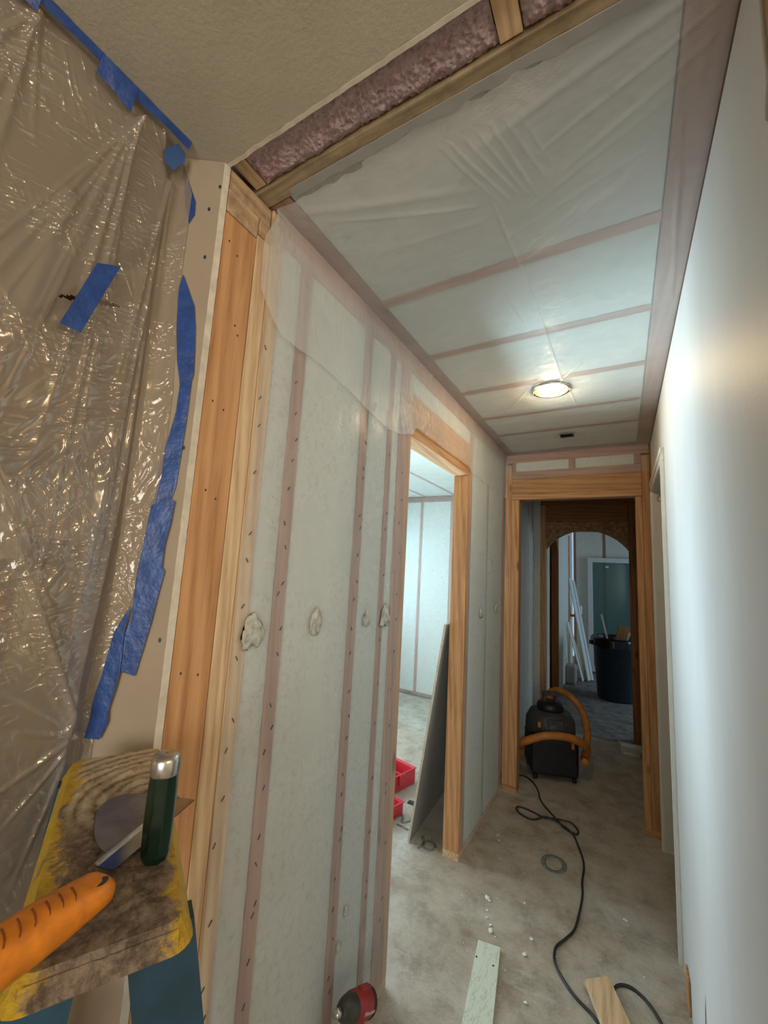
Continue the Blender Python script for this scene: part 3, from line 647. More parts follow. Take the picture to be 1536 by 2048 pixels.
# boards leaning in the far room
def board(name, p0, p1, w, t, mat, label, cat, group=None, side=(0, 1, 0), parent=None):
    p0, p1 = Vector(p0), Vector(p1); d = p1-p0; zax = d.normalized(); xax = Vector(side); xax = (xax-zax*xax.dot(zax)).normalized(); yax = zax.cross(xax)
    mw = Matrix(((xax.x, yax.x, zax.x, p0.x), (xax.y, yax.y, zax.y, p0.y), (xax.z, yax.z, zax.z, p0.z), (0, 0, 0, 1)))
    o = obj(name, box(-w/2, w/2, -t/2, t/2, 0, d.length), mat, parent, bev=.002, mw=mw)
    return setp(o, label, cat, group)
g = 'white trim boards leaning in the far room'
board('trim_board', (-.455, 7.02, .012), (-.712, 7.10, 1.50), .085, .016, 'wht', 'tall wide white trim board leaning on the far left wall', 'trim board', g, side=(.4, 1, 0))
board('trim_board', (-.415, 7.08, .012), (-.68, 7.25, 1.47), .06, .016, 'wht', 'tall narrow white trim board leaning behind the wide one', 'trim board', g, side=(.4, 1, 0))
board('trim_board', (-.53, 6.93, .012), (-.71, 6.70, .86), .05, .014, 'wht', 'short white trim strip leaning beside the tall boards', 'trim board', g, side=(.4, 1, 0))
board('trim_board', (-.50, 7.02, .012), (-.706, 6.92, .78), .045, .014, 'pale_z', 'short bare wood strip leaning beside the white trim', 'trim board', None, side=(.4, 1, 0))
o = obj('foam_block', box(-.735, -.60, 6.62, 6.86, 0, .26), 'gyp_back'); setp(o, 'low grey block on the floor under the leaning trim', 'block')
bmw = o.modifiers.new('b', 'BEVEL'); bmw.width = .03; bmw.segments = 3
o = obj('paper_roll', lathe([(.001, .93), (.03, .931), (.033, .94), (.033, 1.06), (.03, 1.069), (.001, 1.07)], 16, (-.60, 7.42, 0), caps=False), 'wht', smooth=True)
ps = obj('shelf_bracket', box(-.66, -.56, 7.38, 7.46, .90, .93), 'wood_x'); setp(ps, 'little wooden ledge on the far left wall', 'ledge')
setp(o, 'small white paper roll on a ledge behind the leaning trim', 'paper roll')
obj('bracket_arm', box(-.75, -.655, 7.40, 7.44, .88, .92), 'wood_x', ps)

# bin with scraps
tx, ty = -.10, 6.28
tc = thing('trash_can', (tx, ty, 0), 'large dark blue round trash can full of wood scraps beyond the arch', 'trash can')
obj('bin_body', lathe([(.001, .008), (.205, .008), (.212, .02), (.258, .70), (.268, .705), (.268, .745), (.252, .745), (.25, .70), (.20, .03), (.001, .03)], 40, (tx, ty, 0), caps=False), 'can', tc, smooth=True)
def bagf(u, v):
    a = 2*math.pi*u; k = .02*nz(math.cos(a)*4, math.sin(a)*4)
    prof = ((.235, .62), (.25, .75), (.262, .772), (.283+k, .752), (.288+k*1.5, .66+k*2))
    i = min(3, int(v*4)); t = v*4-i; r = prof[i][0]*(1-t)+prof[i+1][0]*t; z = prof[i][1]*(1-t)+prof[i+1][1]*t
    return (tx+r*math.cos(a), ty+r*math.sin(a), z+.006*nz(math.cos(a)*12, math.sin(a)*12, v*5))
obj('bin_liner', grid(60, 16, bagf), 'bag', tc, smooth=True)
obj('handle', box(tx-.295, tx-.262, ty-.12, ty-.06, .66, .71), 'can', tc, bev=.008)
for i, (p0, p1, w, t, m) in enumerate((((-.16, 6.25, .30), (-.01, 6.17, .93), .09, .02, 'dark_z'), ((-.10, 6.33, .30), (.06, 6.30, .91), .08, .02, 'dark_z'), ((-.09, 6.22, .32), (.06, 6.12, .86), .03, .02, 'pale_z'))):
    board('wood_scrap', p0, p1, w, t, m, ('wide flat wood offcut sticking out of the trash can', 'darker wood offcut behind the others in the trash can', 'thin wood stick at the edge of the trash can')[i], 'wood scrap', 'offcuts in the trash can', side=(.9, .5, 0))
board('white_stick', (-.10, 6.36, .30), (-.26, 6.5, 1.03), .022, .022, 'wht', 'thin white stick poking out of the trash can', 'stick')
fb = obj('fill', lathe([(.001, .52), (.20, .52), (.20, .56), (.001, .57)], 20, (tx, ty, 0), caps=False), 'bag', tc)

# ------------------------------------------------------------------ shop vacuum
vx, vy = -.51, 3.62; vr = math.radians(22)
def vp(x, y, z): return (vx+x*math.cos(vr)-y*math.sin(vr), vy+x*math.sin(vr)+y*math.cos(vr), z)
def vbox(*a):
    v, f = box(*a); return [vp(*q) for q in v], f
def vl(prof, c, n=28):
    v, f = lathe(prof, n, c, caps=False); return [vp(*q) for q in v], f
va = thing('shop_vacuum', (vx, vy, 0), 'black shop vacuum with an orange hose wrapped around it', 'vacuum')
obj('body', vbox(-.17, .17, -.14, .16, .035, .30), 'black', va, bev=.025)
obj('drum', vl([(.001, .30), (.18, .30), (.185, .33), (.18, .40), (.15, .455), (.08, .475), (.001, .478)], (0, .02, 0)), 'darkgrey', va, smooth=True)
obj('motor_cap', vl([(.001, .47), (.10, .47), (.10, .50), (.085, .525), (.001, .53)], (0, .02, 0)), 'black', va, smooth=True)
obj('handle', merge(vbox(-.055, -.035, 0, .05, .52, .575), vbox(.035, .055, 0, .05, .52, .575), vbox(-.06, .06, 0, .05, .575, .60)), 'darkgrey', va, bev=.006)
obj('switch_panel', vbox(-.06, .06, -.155, -.10, .36, .44), 'darkgrey', va, bev=.01)
o = obj('latch', vbox(-.13, -.11, -.16, -.13, .38, .42), 'hose', va, bev=.004); obj('latch', vbox(.11, .13, -.16, -.13, .25, .30), 'hose', va, bev=.004)
for sx in (-.14, .14):
    for sy in (-.11, .13): obj('caster', [vp(*q) for q in lathe([(.001, -.012), (.018, -.012), (.018, .012), (.001, .012)], 14, (sx, sy, .0185), axis='x', caps=False)[0]] and ([vp(*q) for q in lathe([(.001, -.012), (.018, -.012), (.018, .012), (.001, .012)], 14, (sx, sy, .0185), axis='x', caps=False)[0]], lathe([(.001, -.012), (.018, -.012), (.018, .012), (.001, .012)], 14, (sx, sy, .0185), axis='x', caps=False)[1]), 'black', va, smooth=True)
obj('side_vent', vbox(.171, .178, -.10, -.02, .06, .24), 'darkgrey', va, bev=.003)
hp = [vp(*q) for q in ((-.22, .0, .13), (-.27, -.06, .20), (-.22, -.17, .28), (-.09, -.21, .345), (.06, -.205, .35), (.17, -.17, .31), (.24, -.08, .235), (.235, -.05, .17), (.21, -.13, .16))]
obj('hose', tube(smoothpath(hp, 14), .027, 12, rib=.07), 'hose', va, smooth=True)
hp = [vp(*q) for q in ((.24, -.06, .23), (.29, .06, .32), (.29, .17, .43), (.22, .23, .52), (.12, .22, .565), (.04, .16, .56), (.01, .10, .52))]
obj('hose', tube(smoothpath(hp, 14), .026, 12, rib=.07), 'hose', va, smooth=True)

# clear tub by the arch
tb = thing('plastic_tub', (.03, 4.45, 0), 'small clear plastic food tub lying on the floor near the arch', 'tub')
def ring(z, w, d): return [(.03+sx*w, 4.45+sy*d, z) for sx, sy in ((-1, -.8), (-.9, -1), (.9, -1), (1, -.8), (1, .8), (.9, 1), (-.9, 1), (-1, .8))]
R_ = ring(.002, .07, .055)+ring(.055, .085, .07)+ring(.056, .095, .08)+ring(.062, .095, .08)
F = [tuple(range(8))]+[(i*8+k, i*8+(k+1) % 8, (i+1)*8+(k+1) % 8, (i+1)*8+k) for i in range(3) for k in range(8)]
obj('tub_body', (R_, F), 'tub', tb, solid=.002); obj('tub_label', box(-.02, .06, 4.388, 4.3895, .018, .04), 'crumb', tb)
sh = obj('floor_seam', box(-.70, .10, 4.662, 4.672, 0, .0015), 'mark', fl)

# ------------------------------------------------------------------ bedroom on the left (seen through the doorway)
wbk = thing('wall_bedroom_back', (-2.4, 4.7, 0), **struct)
for x in (-.98, -1.39, -1.80, -2.21, -2.62): obj('stud', box(x-.019, x+.019, 4.7, 4.789, .038, 2.37), 'stud_z', wbk)
obj('bottom_plate', box(-2.8, -.945, 4.7, 4.789, 0, .0375), 'stud_x', wbk); obj('top_plate', box(-2.8, -.945, 4.7, 4.789, 2.3705, 2.438), 'stud_x', wbk)
for i in range(5):
    x = -.98-.41*i; obj('insulation_batt', box(max(-2.79, x-.390), x-.0195, 4.7015, 4.785, .038, 2.37), 'batt', wbk)
def bs_(u, v): x = -2.79+1.84*u; z = .004+2.43*v; return (x, 4.690-.0015*fr(x, z, 1, 6, 3), z)
s5 = obj('plastic_sheet', grid(120, 80, bs_), 'sheet', smooth=True); setp(s5, 'clear plastic sheet on the bright room wall seen through the doorway', 'plastic sheet', 'clear plastic sheets over the insulation')
cbd = thing('ceiling_bedroom', (-2.6, 2.7, Z), **struct)
for i in range(4):
    x = -1.35-.41*i; obj('joist', box(x-.019, x+.019, .7, 4.69, Z+.004, Z+.14), 'stud_y', cbd); obj('insulation_batt', box(max(-2.79, x-.390), x-.0195, .7, 4.69, Z+.003, Z+.1), 'batt', cbd)
obj('insulation_batt', box(-1.33, -.87, .7, 4.69, Z+.003, Z+.1), 'batt', cbd)
def bc_(u, v): x = -2.79+1.92*u; y = .67+4.02*v; return (x, y, Z-.003-.003*abs(fr(x, y, 4, 3, 2)))
s6 = obj('plastic_sheet', grid(100, 110, bc_), 'sheet_c', smooth=True); setp(s6, 'clear plastic sheet under the ceiling of the bright room beyond the doorway', 'plastic sheet', 'clear plastic sheets over the insulation')
wbw = thing('wall_bedroom_window', (-2.85, 2.6, 0), **struct)
obj('wall_panel', merge(box(-2.9, -2.8, .6, 1.55, 0, 2.6), box(-2.9, -2.8, 3.35, 3.6, 0, 2.6), box(-2.9, -2.8, 4.5, 4.8, 0, 2.6), box(-2.9, -2.8, 3.6, 4.5, 0, .8), box(-2.9, -2.8, 3.6, 4.5, 2.1, 2.6), box(-2.9, -2.8, 1.55, 3.35, 2.12, 2.6)), 'white', wbw)
w3 = thing('added_window', (-2.85, 4.05, .8), **struct)  # unseen window added to go with the back wall fill
obj('window_frame', merge(box(-2.88, -2.82, 3.6, 3.65, .8, 2.1), box(-2.88, -2.82, 4.45, 4.5, .8, 2.1), box(-2.88, -2.82, 3.65, 4.45, .8, .85), box(-2.88, -2.82, 3.65, 4.45, 2.05, 2.1)), 'wht', w3)
w2 = thing('window_2', (-2.85, 2.45, 0), **struct)
obj('window_frame', merge(box(-2.88, -2.82, 1.55, 1.61, 0, 2.12), box(-2.88, -2.82, 3.29, 3.35, 0, 2.12), box(-2.88, -2.82, 1.61, 3.29, 0, .08), box(-2.88, -2.82, 1.61, 3.29, 2.06, 2.12), box(-2.87, -2.83, 2.42, 2.48, .08, 2.06)), 'wht', w2)
wbf = obj('wall_bedroom_front', box(-4.5, -.87, .60, .66, 0, 2.44), 'kbeige'); setp(wbf, **struct)
wbs = obj('wall_bedroom_side', box(-.965, -.94, 3.16, 4.7, 0, 2.44), 'batt'); setp(wbs, **struct)
wbs = obj('wall_bedroom_return', box(-.94, -.85, 3.16, 3.245, 0, 2.44), 'batt'); setp(wbs, **struct)

# leaning drywall sheet behind the door post
p0 = Vector((-1.055, 2.262, .003)); 
dn = (Vector((-.878, 2.255, 1.205))-p0); ydir = Vector((-.06, 1, 0)).normalized()
q = [p0, p0+dn, p0+dn+ydir*.85, p0+ydir*.85]
nn = dn.cross(ydir).normalized()
if nn.x > 0: nn = -nn
ds = thing('drywall_sheet', tuple(p0), 'grey drywall sheet leaning against the back of the door post', 'drywall sheet')
obj('board', prism(q, nn*.0125), 'gyp_back', ds)
obj('cut_edge', prism([p0-ydir*.0006, p0+dn-ydir*.0006, p0+dn+nn*.0125-ydir*.0006, p0+nn*.0125-ydir*.0006], ydir*.0005), 'plaster', ds)
# red tool case, open
def case(name, c, w, d, h, rot, label):
    t = thing(name, (c[0], c[1], 0), label, 'tool case', 'halves of the red tool case')
    Rm = Matrix.Rotation(rot, 4, 'Z'); mw = Matrix.Translation((c[0], c[1], 0)) @ Rm
    def ad(n, vf, m, **k): return obj(n, vf, m, t, mw=mw, **k)
    ad('shell', merge(box(-w/2, w/2, -d/2, d/2, .002, .012), box(-w/2, -w/2+.008, -d/2, d/2, .012, h), box(w/2-.008, w/2, -d/2, d/2, .012, h), box(-w/2+.008, w/2-.008, -d/2, -d/2+.008, .012, h), box(-w/2+.008, w/2-.008, d/2-.008, d/2, .012, h)), 'red', bev=.004)
    ad('rim', merge(box(-w/2-.006, w/2+.006, -d/2-.006, -d/2+.004, h, h+.008), box(-w/2-.006, w/2+.006, d/2-.004, d/2+.006, h, h+.008), box(-w/2-.006, -w/2+.004, -d/2+.004, d/2-.004, h, h+.008), box(w/2-.004, w/2+.006, -d/2+.004, d/2-.004, h, h+.008)), 'red', bev=.003)
    for k in range(3): ad('divider', box(-w/2+.009, w/2-.009, -d/2+d*(k+1)/4-.004, -d/2+d*(k+1)/4+.004, .012, h*.6), 'red', bev=.003)
    ad('latch', box(w/2+.001, w/2+.012, -.03, .03, h*.4, h+.004), 'red', bev=.003)
    return t
case('tool_case', (-1.47, 2.74), .26, .30, .10, -.25, 'lower half of an open red plastic tool case on the bright floor')
case('tool_case', (-1.36, 2.40), .26, .22, .07, -.25, 'lid half of an open red plastic tool case beside the deeper half')
o = obj('black_strip', box(-1.24, -1.17, 2.60, 2.635, .0005, .006), 'black'); setp(o, 'short flat black strip on the floor beside the red case', 'strip')

# ------------------------------------------------------------------ painted marks on the slab
def mark(name, pts, r, label):
    o = obj(name, tube(smoothpath([(x, y, .0006) for x, y in pts], 4), r, 6), 'mark', smooth=True)
    for v in o.data.vertices: v.co.z *= .06
    o.location.z = .0003
    return setp(o, label, 'floor mark')
mark('floor_mark', [(-.345+.052*math.cos(t*.45), 2.562+.062*math.sin(t*.45)) for t in range(15)], .012, 'dark painted ring on the concrete beside the black cord')
mark('floor_mark', [(-1.26, 2.50), (-1.20, 2.46), (-1.17, 2.40), (-1.13, 2.46), (-1.10, 2.50), (-1.13, 2.54)], .008, 'scrawled number painted on the concrete beside the drywall sheet')
mark('floor_mark', [(-1.19, 2.37), (-1.11, 2.36)], .008, 'short painted stroke on the concrete beside the drywall sheet')
mark('floor_mark', [(-.955+.035*math.cos(t*.6), 2.305+.035*math.sin(t*.6)) for t in range(11)], .008, 'small painted loop on the concrete under the leaning drywall')
mark('floor_mark', [(-1.02, 2.36), (-.985, 2.30), (-1.0, 2.25)], .008, 'small painted tick on the concrete under the leaning drywall')

# ------------------------------------------------------------------ cord, scraps, crumbs on the floor
CP = [(-.736, 3.40), (-.680, 3.44), (-.620, 3.405), (-.570, 3.335), (-.536, 3.252), (-.517, 3.18), (-.480, 3.11), (-.430, 3.045), (-.377, 2.98), (-.33, 2.925), (-.29, 2.905), (-.262, 2.905), (-.262, 2.95), (-.30, 2.985), (-.34, 2.985), (-.385, 2.975), (-.465, 2.965), (-.515, 2.98), (-.575, 2.995), (-.62, 2.99), (-.625, 2.955), (-.59, 2.915), (-.535, 2.895), (-.50, 2.91), (-.45, 2.955), (-.40, 2.955), (-.36, 2.935), (-.31, 2.905), (-.28, 2.885), (-.257, 2.82), (-.232, 2.745), (-.215, 2.685), (-.205, 2.61), (-.205, 2.50), (-.196, 2.40), (-.20, 2.28), (-.21, 2.17), (-.237, 2.10), (-.265, 2.04), (-.268, 1.99), (-.255, 1.945), (-.222, 1.90), (-.18, 1.86), (-.128, 1.83), (-.095, 1.81), (-.05, 1.86), (-.046, 1.93), (-.057, 1.965), (-.050, 1.99), (-.028, 2.01), (.003, 2.015), (.045, 1.99), (.08, 1.94), (.103, 1.88), (.12, 1.80), (.13, 1.6), (.10, 1.3)]
cpts = [(x, y, .006+(.011 if i in (13, 14, 15, 24, 25, 26, 27) else 0)) for i, (x, y) in enumerate(CP)]
o = obj('power_cord', tube(smoothpath(cpts, 5), .0052, 8), 'blackrub', smooth=True); setp(o, 'long black power cord looping across the concrete floor to the vacuum', 'cord')
def slab(name, P, t, mat, z=.0005):
    return obj(name, prism([(x, y, z) for x, y in P], (0, 0, t)), mat, bev=.0015)
# siding offcut: real rectangle cut off square, running back below the frame
w1 = slab('siding_offcut', [(-.545, 1.878), (-.458, 1.896), (-.375, 1.40), (-.475, 1.385)], .012, 'cracked'); setp(w1, 'pale green cracked siding board offcut lying on the concrete', 'board')
for x, y in ((-.528, 1.80), (-.462, 1.80)): obj('nail_hole', lathe([(.0015, .0126), (.004, .0126), (.004, .0128), (.0015, .0128)], 10, (x, y, 0)), 'black', w1)
w2_ = slab('wood_offcut', [(-.152, 1.922), (-.076, 1.988), (.105, 1.60), (.01, 1.56)], .019, 'pale_y', z=.0115); setp(w2_, 'bare pine board offcut lying over the black cord', 'board')
me = None; k = 0
crs = [(-.70+random.random()*.80, 1.75+random.random()*1.3) for _ in range(34)]
big = [(-.578, 2.13, .012), (-.566, 2.12, .008), (-.515, 1.96, .011), (-.525, 1.99, .006), (-.56, 2.06, .006), (-.55, 2.02, .005), (-.425, 2.20, .006), (-.36, 2.02, .008), (-.37, 1.93, .009), (-.02, 2.36, .010), (-.43, 1.68, .007), (-.33, 1.74, .007), (-.66, 2.62, .006), (-.64, 2.58, .006)]
for x, y, s in big+[(x, y, random.uniform(.0018, .004)) for x, y in crs]:
    bm = bmesh.new(); bmesh.ops.create_icosphere(bm, subdivisions=1, radius=1)
    for v in bm.verts: v.co = Vector((v.co.x*s*random.uniform(.6, 1.4), v.co.y*s*random.uniform(.6, 1.4), (v.co.z*.5+.5)*s*random.uniform(.7, 1)))
    vs = [tuple(v.co+Vector((x, y, .0003))) for v in bm.verts]; fs = [tuple(v.index for v in f.verts) for f in bm.faces]; bm.free()
    o = obj('plaster_crumb', (vs, fs), 'crumb'); setp(o, 'larger white plaster chip on the hallway concrete' if s > .0045 else 'tiny white plaster speck on the hallway concrete', 'debris', 'larger plaster chips on the hallway floor' if s > .0045 else 'plaster specks on the hallway floor')

# ------------------------------------------------------------------ drill standing by the wall
dx, dy, dz = -.695, 1.175, .245
dr = thing('impact_driver', (dx, dy, 0), 'red and black cordless driver standing on the floor by the plastic wall', 'driver')
dax = Vector((.06, .88, -.46)).normalized(); dsx = dax.cross(Vector((0, 0, 1))).normalized(); dup_ = dsx.cross(dax)
dm = Matrix(((dsx.x, dax.x, dup_.x, dx), (dsx.y, dax.y, dup_.y, dy), (dsx.z, dax.z, dup_.z, dz), (0, 0, 0, 1)))
def dl(prof): return lathe(prof, 24, axis='y', caps=False)
obj('motor_housing', dl([(.031, -.032), (.0345, -.026), (.036, .03), (.035, .052), (.028, .058), (.001, .059)]), 'dred', dr, smooth=True, mw=dm)
obj('rear_cap', dl([(.0355, .050), (.037, .052), (.036, .062), (.027, .069), (.001, .070)]), 'black', dr, smooth=True, mw=dm)
obj('gear_case', dl([(.001, -.088), (.013, -.087), (.020, -.080), (.027, -.064), (.031, -.046), (.0325, -.033), (.0325, -.028)]), 'olive', dr, smooth=True, mw=dm)
obj('chuck', dl([(.001, -.112), (.009, -.112), (.011, -.104), (.011, -.086), (.001, -.085)]), 'steel', dr, smooth=True, mw=dm)
obj('top_ridge', box(-.010, .010, -.004, .052, .030, .040), 'dred', dr, bev=.004, mw=dm)
obj('grip', merge(box(-.016, .016, .004, .050, -.155, -.028)), 'dred', dr, bev=.010, mw=dm)
obj('trigger', box(-.008, .008, -.012, .006, -.075, -.04), 'black', dr, bev=.003, mw=dm)
obj('battery', box(dx-.035, dx+.035, dy-.045, dy+.075, .001, .065), 'black', dr, bev=.008)
def text(body, size, mat, parent, mw, name='lettering', shear=0):
    c = bpy.data.curves.new(name, 'FONT'); c.body = body; c.size = size; c.extrude = .0002; c.align_x = 'CENTER'; c.align_y = 'CENTER'; c.shear = shear
    t = bpy.data.objects.new(name, c); COL.objects.link(t); dg = bpy.context.evaluated_depsgraph_get()
    me = bpy.data.meshes.new_from_object(t.evaluated_get(dg)); bpy.data.objects.remove(t)
    me.materials.clear(); me.materials.append(M[mat]); o = bpy.data.objects.new(name, me); COL.objects.link(o); o.parent = parent; o.matrix_local = Matrix.Translation(-wloc(parent)) @ mw; return o
tm = dm @ Matrix.Translation((.0362, .02, -.002)) @ Matrix.Rotation(math.radians(90), 4, 'Z') @ Matrix.Rotation(math.radians(90), 4, 'X')
text('Milwaukee', .014, 'text_white', dr, tm, shear=.3)

# ------------------------------------------------------------------ stub wall with blue tape, kitchen behind the curtain
SA, SB = Vector((-.776, .500, 0)), Vector((-.872, .436, 0)); sd = (SB-SA).normalized(); sn = Vector((-sd.y, sd.x, 0))
if sn.y > 0: sn = -sn
ws = thing('wall_stub', (-.83, .5, 0), **struct)
obj('drywall', prism([SA, SB, SB+Vector((-.012, .012, 0)), Vector((-.886, .59, 0)), Vector((-.874, .59, 0)), Vector((-.868, .452, 0)), Vector((-.776, .516, 0))], (0, 0, Z-.0145)), 'stubpaint', ws)
zz = [2.425*i/150 for i in range(151)]
L = [(-.7755-.0006*abs(nz(z*40, 1)), .5005-.0008*nz(z*33, 2)-.0006*nz(z*110, 2), z) for z in zz]; Rr = [(-.7755, .5165+.001*nz(z*50, 6), z) for z in zz]
V = L+Rr; n = len(zz); F = [(i, n+i, n+i+1, i+1) for i in range(n-1)]
V2 = [(x-.004, y, z) for x, y, z in V]; F += [(2*n+i, 2*n+i+1, 3*n+i+1, 3*n+i) for i in range(n-1)]+[(i, i+1, 2*n+i+1, 2*n+i) for i in range(n-1)]
o = obj('cut_edge', (V+V2, F), 'plaster', ws); o['label'] = 'white cut gypsum edge with nail holes'
obj('stud', box(-.862, -.817, .516, .59, .001, 2.42), 'wood_z', ws)
def onstub(s, z, off=.002): return SA+sd*s+sn*off+Vector((0, 0, z))
for s, z in ((.022, 2.30), (.018, 2.18), (.012, 1.74), (.012, 1.35), (.004, 2.36)):
    c = onstub(s, z, .0004); obj('nail_hole', prism([c+sd*(.003*math.cos(t))+Vector((0, 0, .005*math.sin(t))) for t in [k*math.pi/4 for k in range(8)]], sn*.0003), 'kdark', ws)
for y, z in ((.535, 2.25), (.56, 2.23), (.575, 2.06), (.585, 2.04), (.54, 1.86), (.57, 1.85), (.548, 1.66), (.575, 1.645), (.54, 1.28), (.58, 1.27), (.555, .9)):
    obj('nail_hole', prism([(-A+.0002, y+.002*math.cos(t), z+.003*math.sin(t)) for t in [k*math.pi/4 for k in range(8)]], (.0003, 0, 0)), 'kdark', wl)
TG = 'blue tape strips holding the plastic curtain'
def tape_on(fn, P, label, mat='tape', off=.003, name='masking_tape'):
    f = [fn(s, z, off+.0012*nz(z*30, s*30)) for s, z in P]
    o = obj(name, prism(f, sn*.0004), mat); return setp(o, label, 'tape', TG)
T1 = [(.095, 2.418), (.072, 2.359), (.053, 2.314), (.051, 2.282), (.061, 2.258), (.074, 2.302), (.083, 2.362)]
T2 = [(.058, 2.131), (.026, 2.059), (.018, 2.009), (.013, 1.958), (.009, 1.901), (.012, 1.888), (.012, 1.804), (.014, 1.736), (.017, 1.656), (.023, 1.63), (.059, 1.606), (.055, 1.689), (.047, 1.742), (.036, 1.816), (.035, 1.877), (.048, 1.932), (.058, 2.013), (.065, 2.091)]
T3 = [(.06, 1.615), (.023, 1.63), (.014, 1.626), (.017, 1.579), (.023, 1.536), (.023, 1.491), (.017, 1.484), (.024, 1.437), (.03, 1.385), (.048, 1.282), (.075, 1.29), (.077, 1.359), (.069, 1.394), (.07, 1.475), (.065, 1.538)]
T4 = [(.072, 1.415), (.077, 1.359), (.075, 1.29), (.079, 1.261), (.087, 1.22), (.085, 1.198), (.096, 1.167), (.129, 1.169), (.128, 1.188), (.12, 1.226), (.109, 1.28), (.097, 1.362)]
tape_on(onstub, T1, 'short twisted blue tape on the beige wall near the ceiling', off=.002)
tape_on(onstub, T2, 'long blue tape strip down the beige wall beside the curtain edge', off=.003)
tape_on(onstub, T3, 'wide doubled blue tape strip at the middle of the curtain edge', off=.005)
tape_on(onstub, T4, 'crumpled blue tape end above the yellow ladder top', off=.007)
# curtain
CX = -.85
def cyr(z):   # right edge of the curtain, taped down the stub wall
    P = ((0, .43), (.6, .432), (1.17, .436), (1.24, .442), (1.47, .459), (1.68, .470), (1.86, .470), (2.09, .462), (2.33, .462), (2.425, .442))
    for (a, ya), (b, yb) in zip(P, P[1:]):
        if a <= z <= b: return ya+(yb-ya)*(z-a)/(b-a)
    return .44
CF = []     # pleats fanning out from the taped points: y0,z0,y1,z1,width,height
for hy, hz, ends in ((.340, 2.385, [(.06, 1.72), (.11, 1.62), (.15, 1.85), (.185, 1.55), (.215, 1.78), (.25, 1.45), (.275, 1.68), (.30, 1.30), (.312, 1.7), (.33, 1.40), (.345, 1.75)]),
                     (.428, 2.335, [(.355, 1.15), (.385, 1.35), (.40, 1.22), (.415, 1.5), (.43, 1.55), (.372, 1.8), (.445, 1.7)]),
                     (.165, 2.405, [(-.12, 2.05), (-.03, 1.95), (.04, 2.1), (.10, 2.0), (.145, 1.9), (.165, 2.15), (.2, 2.2)]),
                     (-.12, 2.405, [(-.4, 2.0), (-.3, 1.7), (-.2, 1.8), (-.12, 1.6)]),
                     (.405, 1.185, [(.20, 1.70), (.235, 1.60), (.27, 1.42), (.26, 1.30), (.30, 1.22), (.30, 1.05), (.34, .95), (.28, 1.12)])):
    for e in ends: CF.append((hy+random.uniform(-.008, .008), hz, e[0], e[1], random.uniform(.0028, .006), random.uniform(.003, .0065)))
CF += [(.405, 1.20, .19, 1.75, .016, .010), (.33, 1.0, .05, 1.12, .012, .006), (.26, 2.15, .17, 1.5, .014, .007), (.40, 2.1, .37, 1.3, .010, .006)]
def curfold(y, z):
    h = 0
    for y0, z0, y1, z1, w, hh in CF:
        if z > max(z0, z1)+.02 or z < min(z0, z1)-.02 or y < min(y0, y1)-.035 or y > max(y0, y1)+.035: continue
        dy_, dz_ = y1-y0, z1-z0; L2 = dy_*dy_+dz_*dz_; t = ((y-y0)*dy_+(z-z0)*dz_)/L2; tc = min(1, max(0, t))
        d2 = (y-y0-tc*dy_)**2+(z-z0-tc*dz_)**2
        if d2 > 9*w*w: continue
        h += hh*math.exp(-d2/(w*w))*(1-tc)**.7
    return h
CY0 = -.55
def cur(u, v):
    z = .01+2.413*v; yr = cyr(z); y = CY0+(yr-CY0)*u
    h = curfold(y, z)+.005*nz(y*4, z*2.2, 2)+.0025*nz(y*14, z*6, 5)
    belly = -.12*max(0, (1.15-z)/1.15) if z < 1.15 else 0
    # the right edge swings over onto the stub wall
    k = max(0, 1-(yr-y)/.05); x = CX+h+belly*(1-k)+.018*max(0, (z-2.30)/.12)
    on = SA.x+(y-SA.y)*(sd.x/sd.y); x = x*(1-k)+(on+.0075+.5*h)*k
    return (x, y, z)
def tearkeep(u, v):
    z = .01+2.413*v; y = CY0+(cyr(z)-CY0)*u; zc = 1.958+(y-.266)*.42
    t = (y-.266)/.10; return not (0 < t < 1 and abs(z-zc) < .0058*math.sin(math.pi*t)**.5)
cu = obj('plastic_curtain', grid(360, 620, cur, tearkeep), 'curtain', smooth=True)
setp(cu, 'crinkled clear plastic dust curtain hanging from the beige ceiling with blue tape', 'curtain')
def oncur(y, z, off=.0): return Vector((CX+.022+off, y, z))
def ctape(P, label, mat='tape', off=0., d=.0005):
    # strip follows the curtain surface
    o = obj('masking_tape', prism([oncur(y, z, off+.003*nz(y*30, z*30)) for y, z in P], (d, 0, 0)), mat); return setp(o, label, 'tape', TG)
ctape([(.308, 2.046), (.345, 2.064), (.300, 1.902), (.268, 1.902)], 'bright blue tape patch slanting over a tear in the curtain', 'tape')
ctape([(.392, 2.376), (.419, 2.418), (.438, 2.412), (.438, 2.39), (.415, 2.346), (.398, 2.352)], 'square of blue tape at the top corner of the curtain', 'tape_faded')
for i, (y0, y1, w) in enumerate(((-.5, .165, .036), (.16, .262, .012), (.255, .318, .046), (.315, .436, .014))):
    pts = []
    for k in range(9): y = y0+(y1-y0)*k/8; pts.append((CX+.046+.003*nz(y*20, 1), y, Z-.0152))
    for k in range(8, -1, -1): y = y0+(y1-y0)*k/8; pts.append((CX+.036-w*.1, y, Z-.0155-w*(.8+.5*nz(y*14, i))))
    o = obj('masking_tape', prism(pts, (.0004, 0, -.0003)), 'tape'); setp(o, ('blue tape strip fixing the curtain to the ceiling, farthest from the beige wall', 'blue tape strip on the ceiling edge of the curtain, second from the far end', 'wide blue tape tab on the ceiling edge of the curtain above the pleats', 'blue tape strip on the ceiling edge of the curtain next to the beige wall')[i], 'tape', TG)
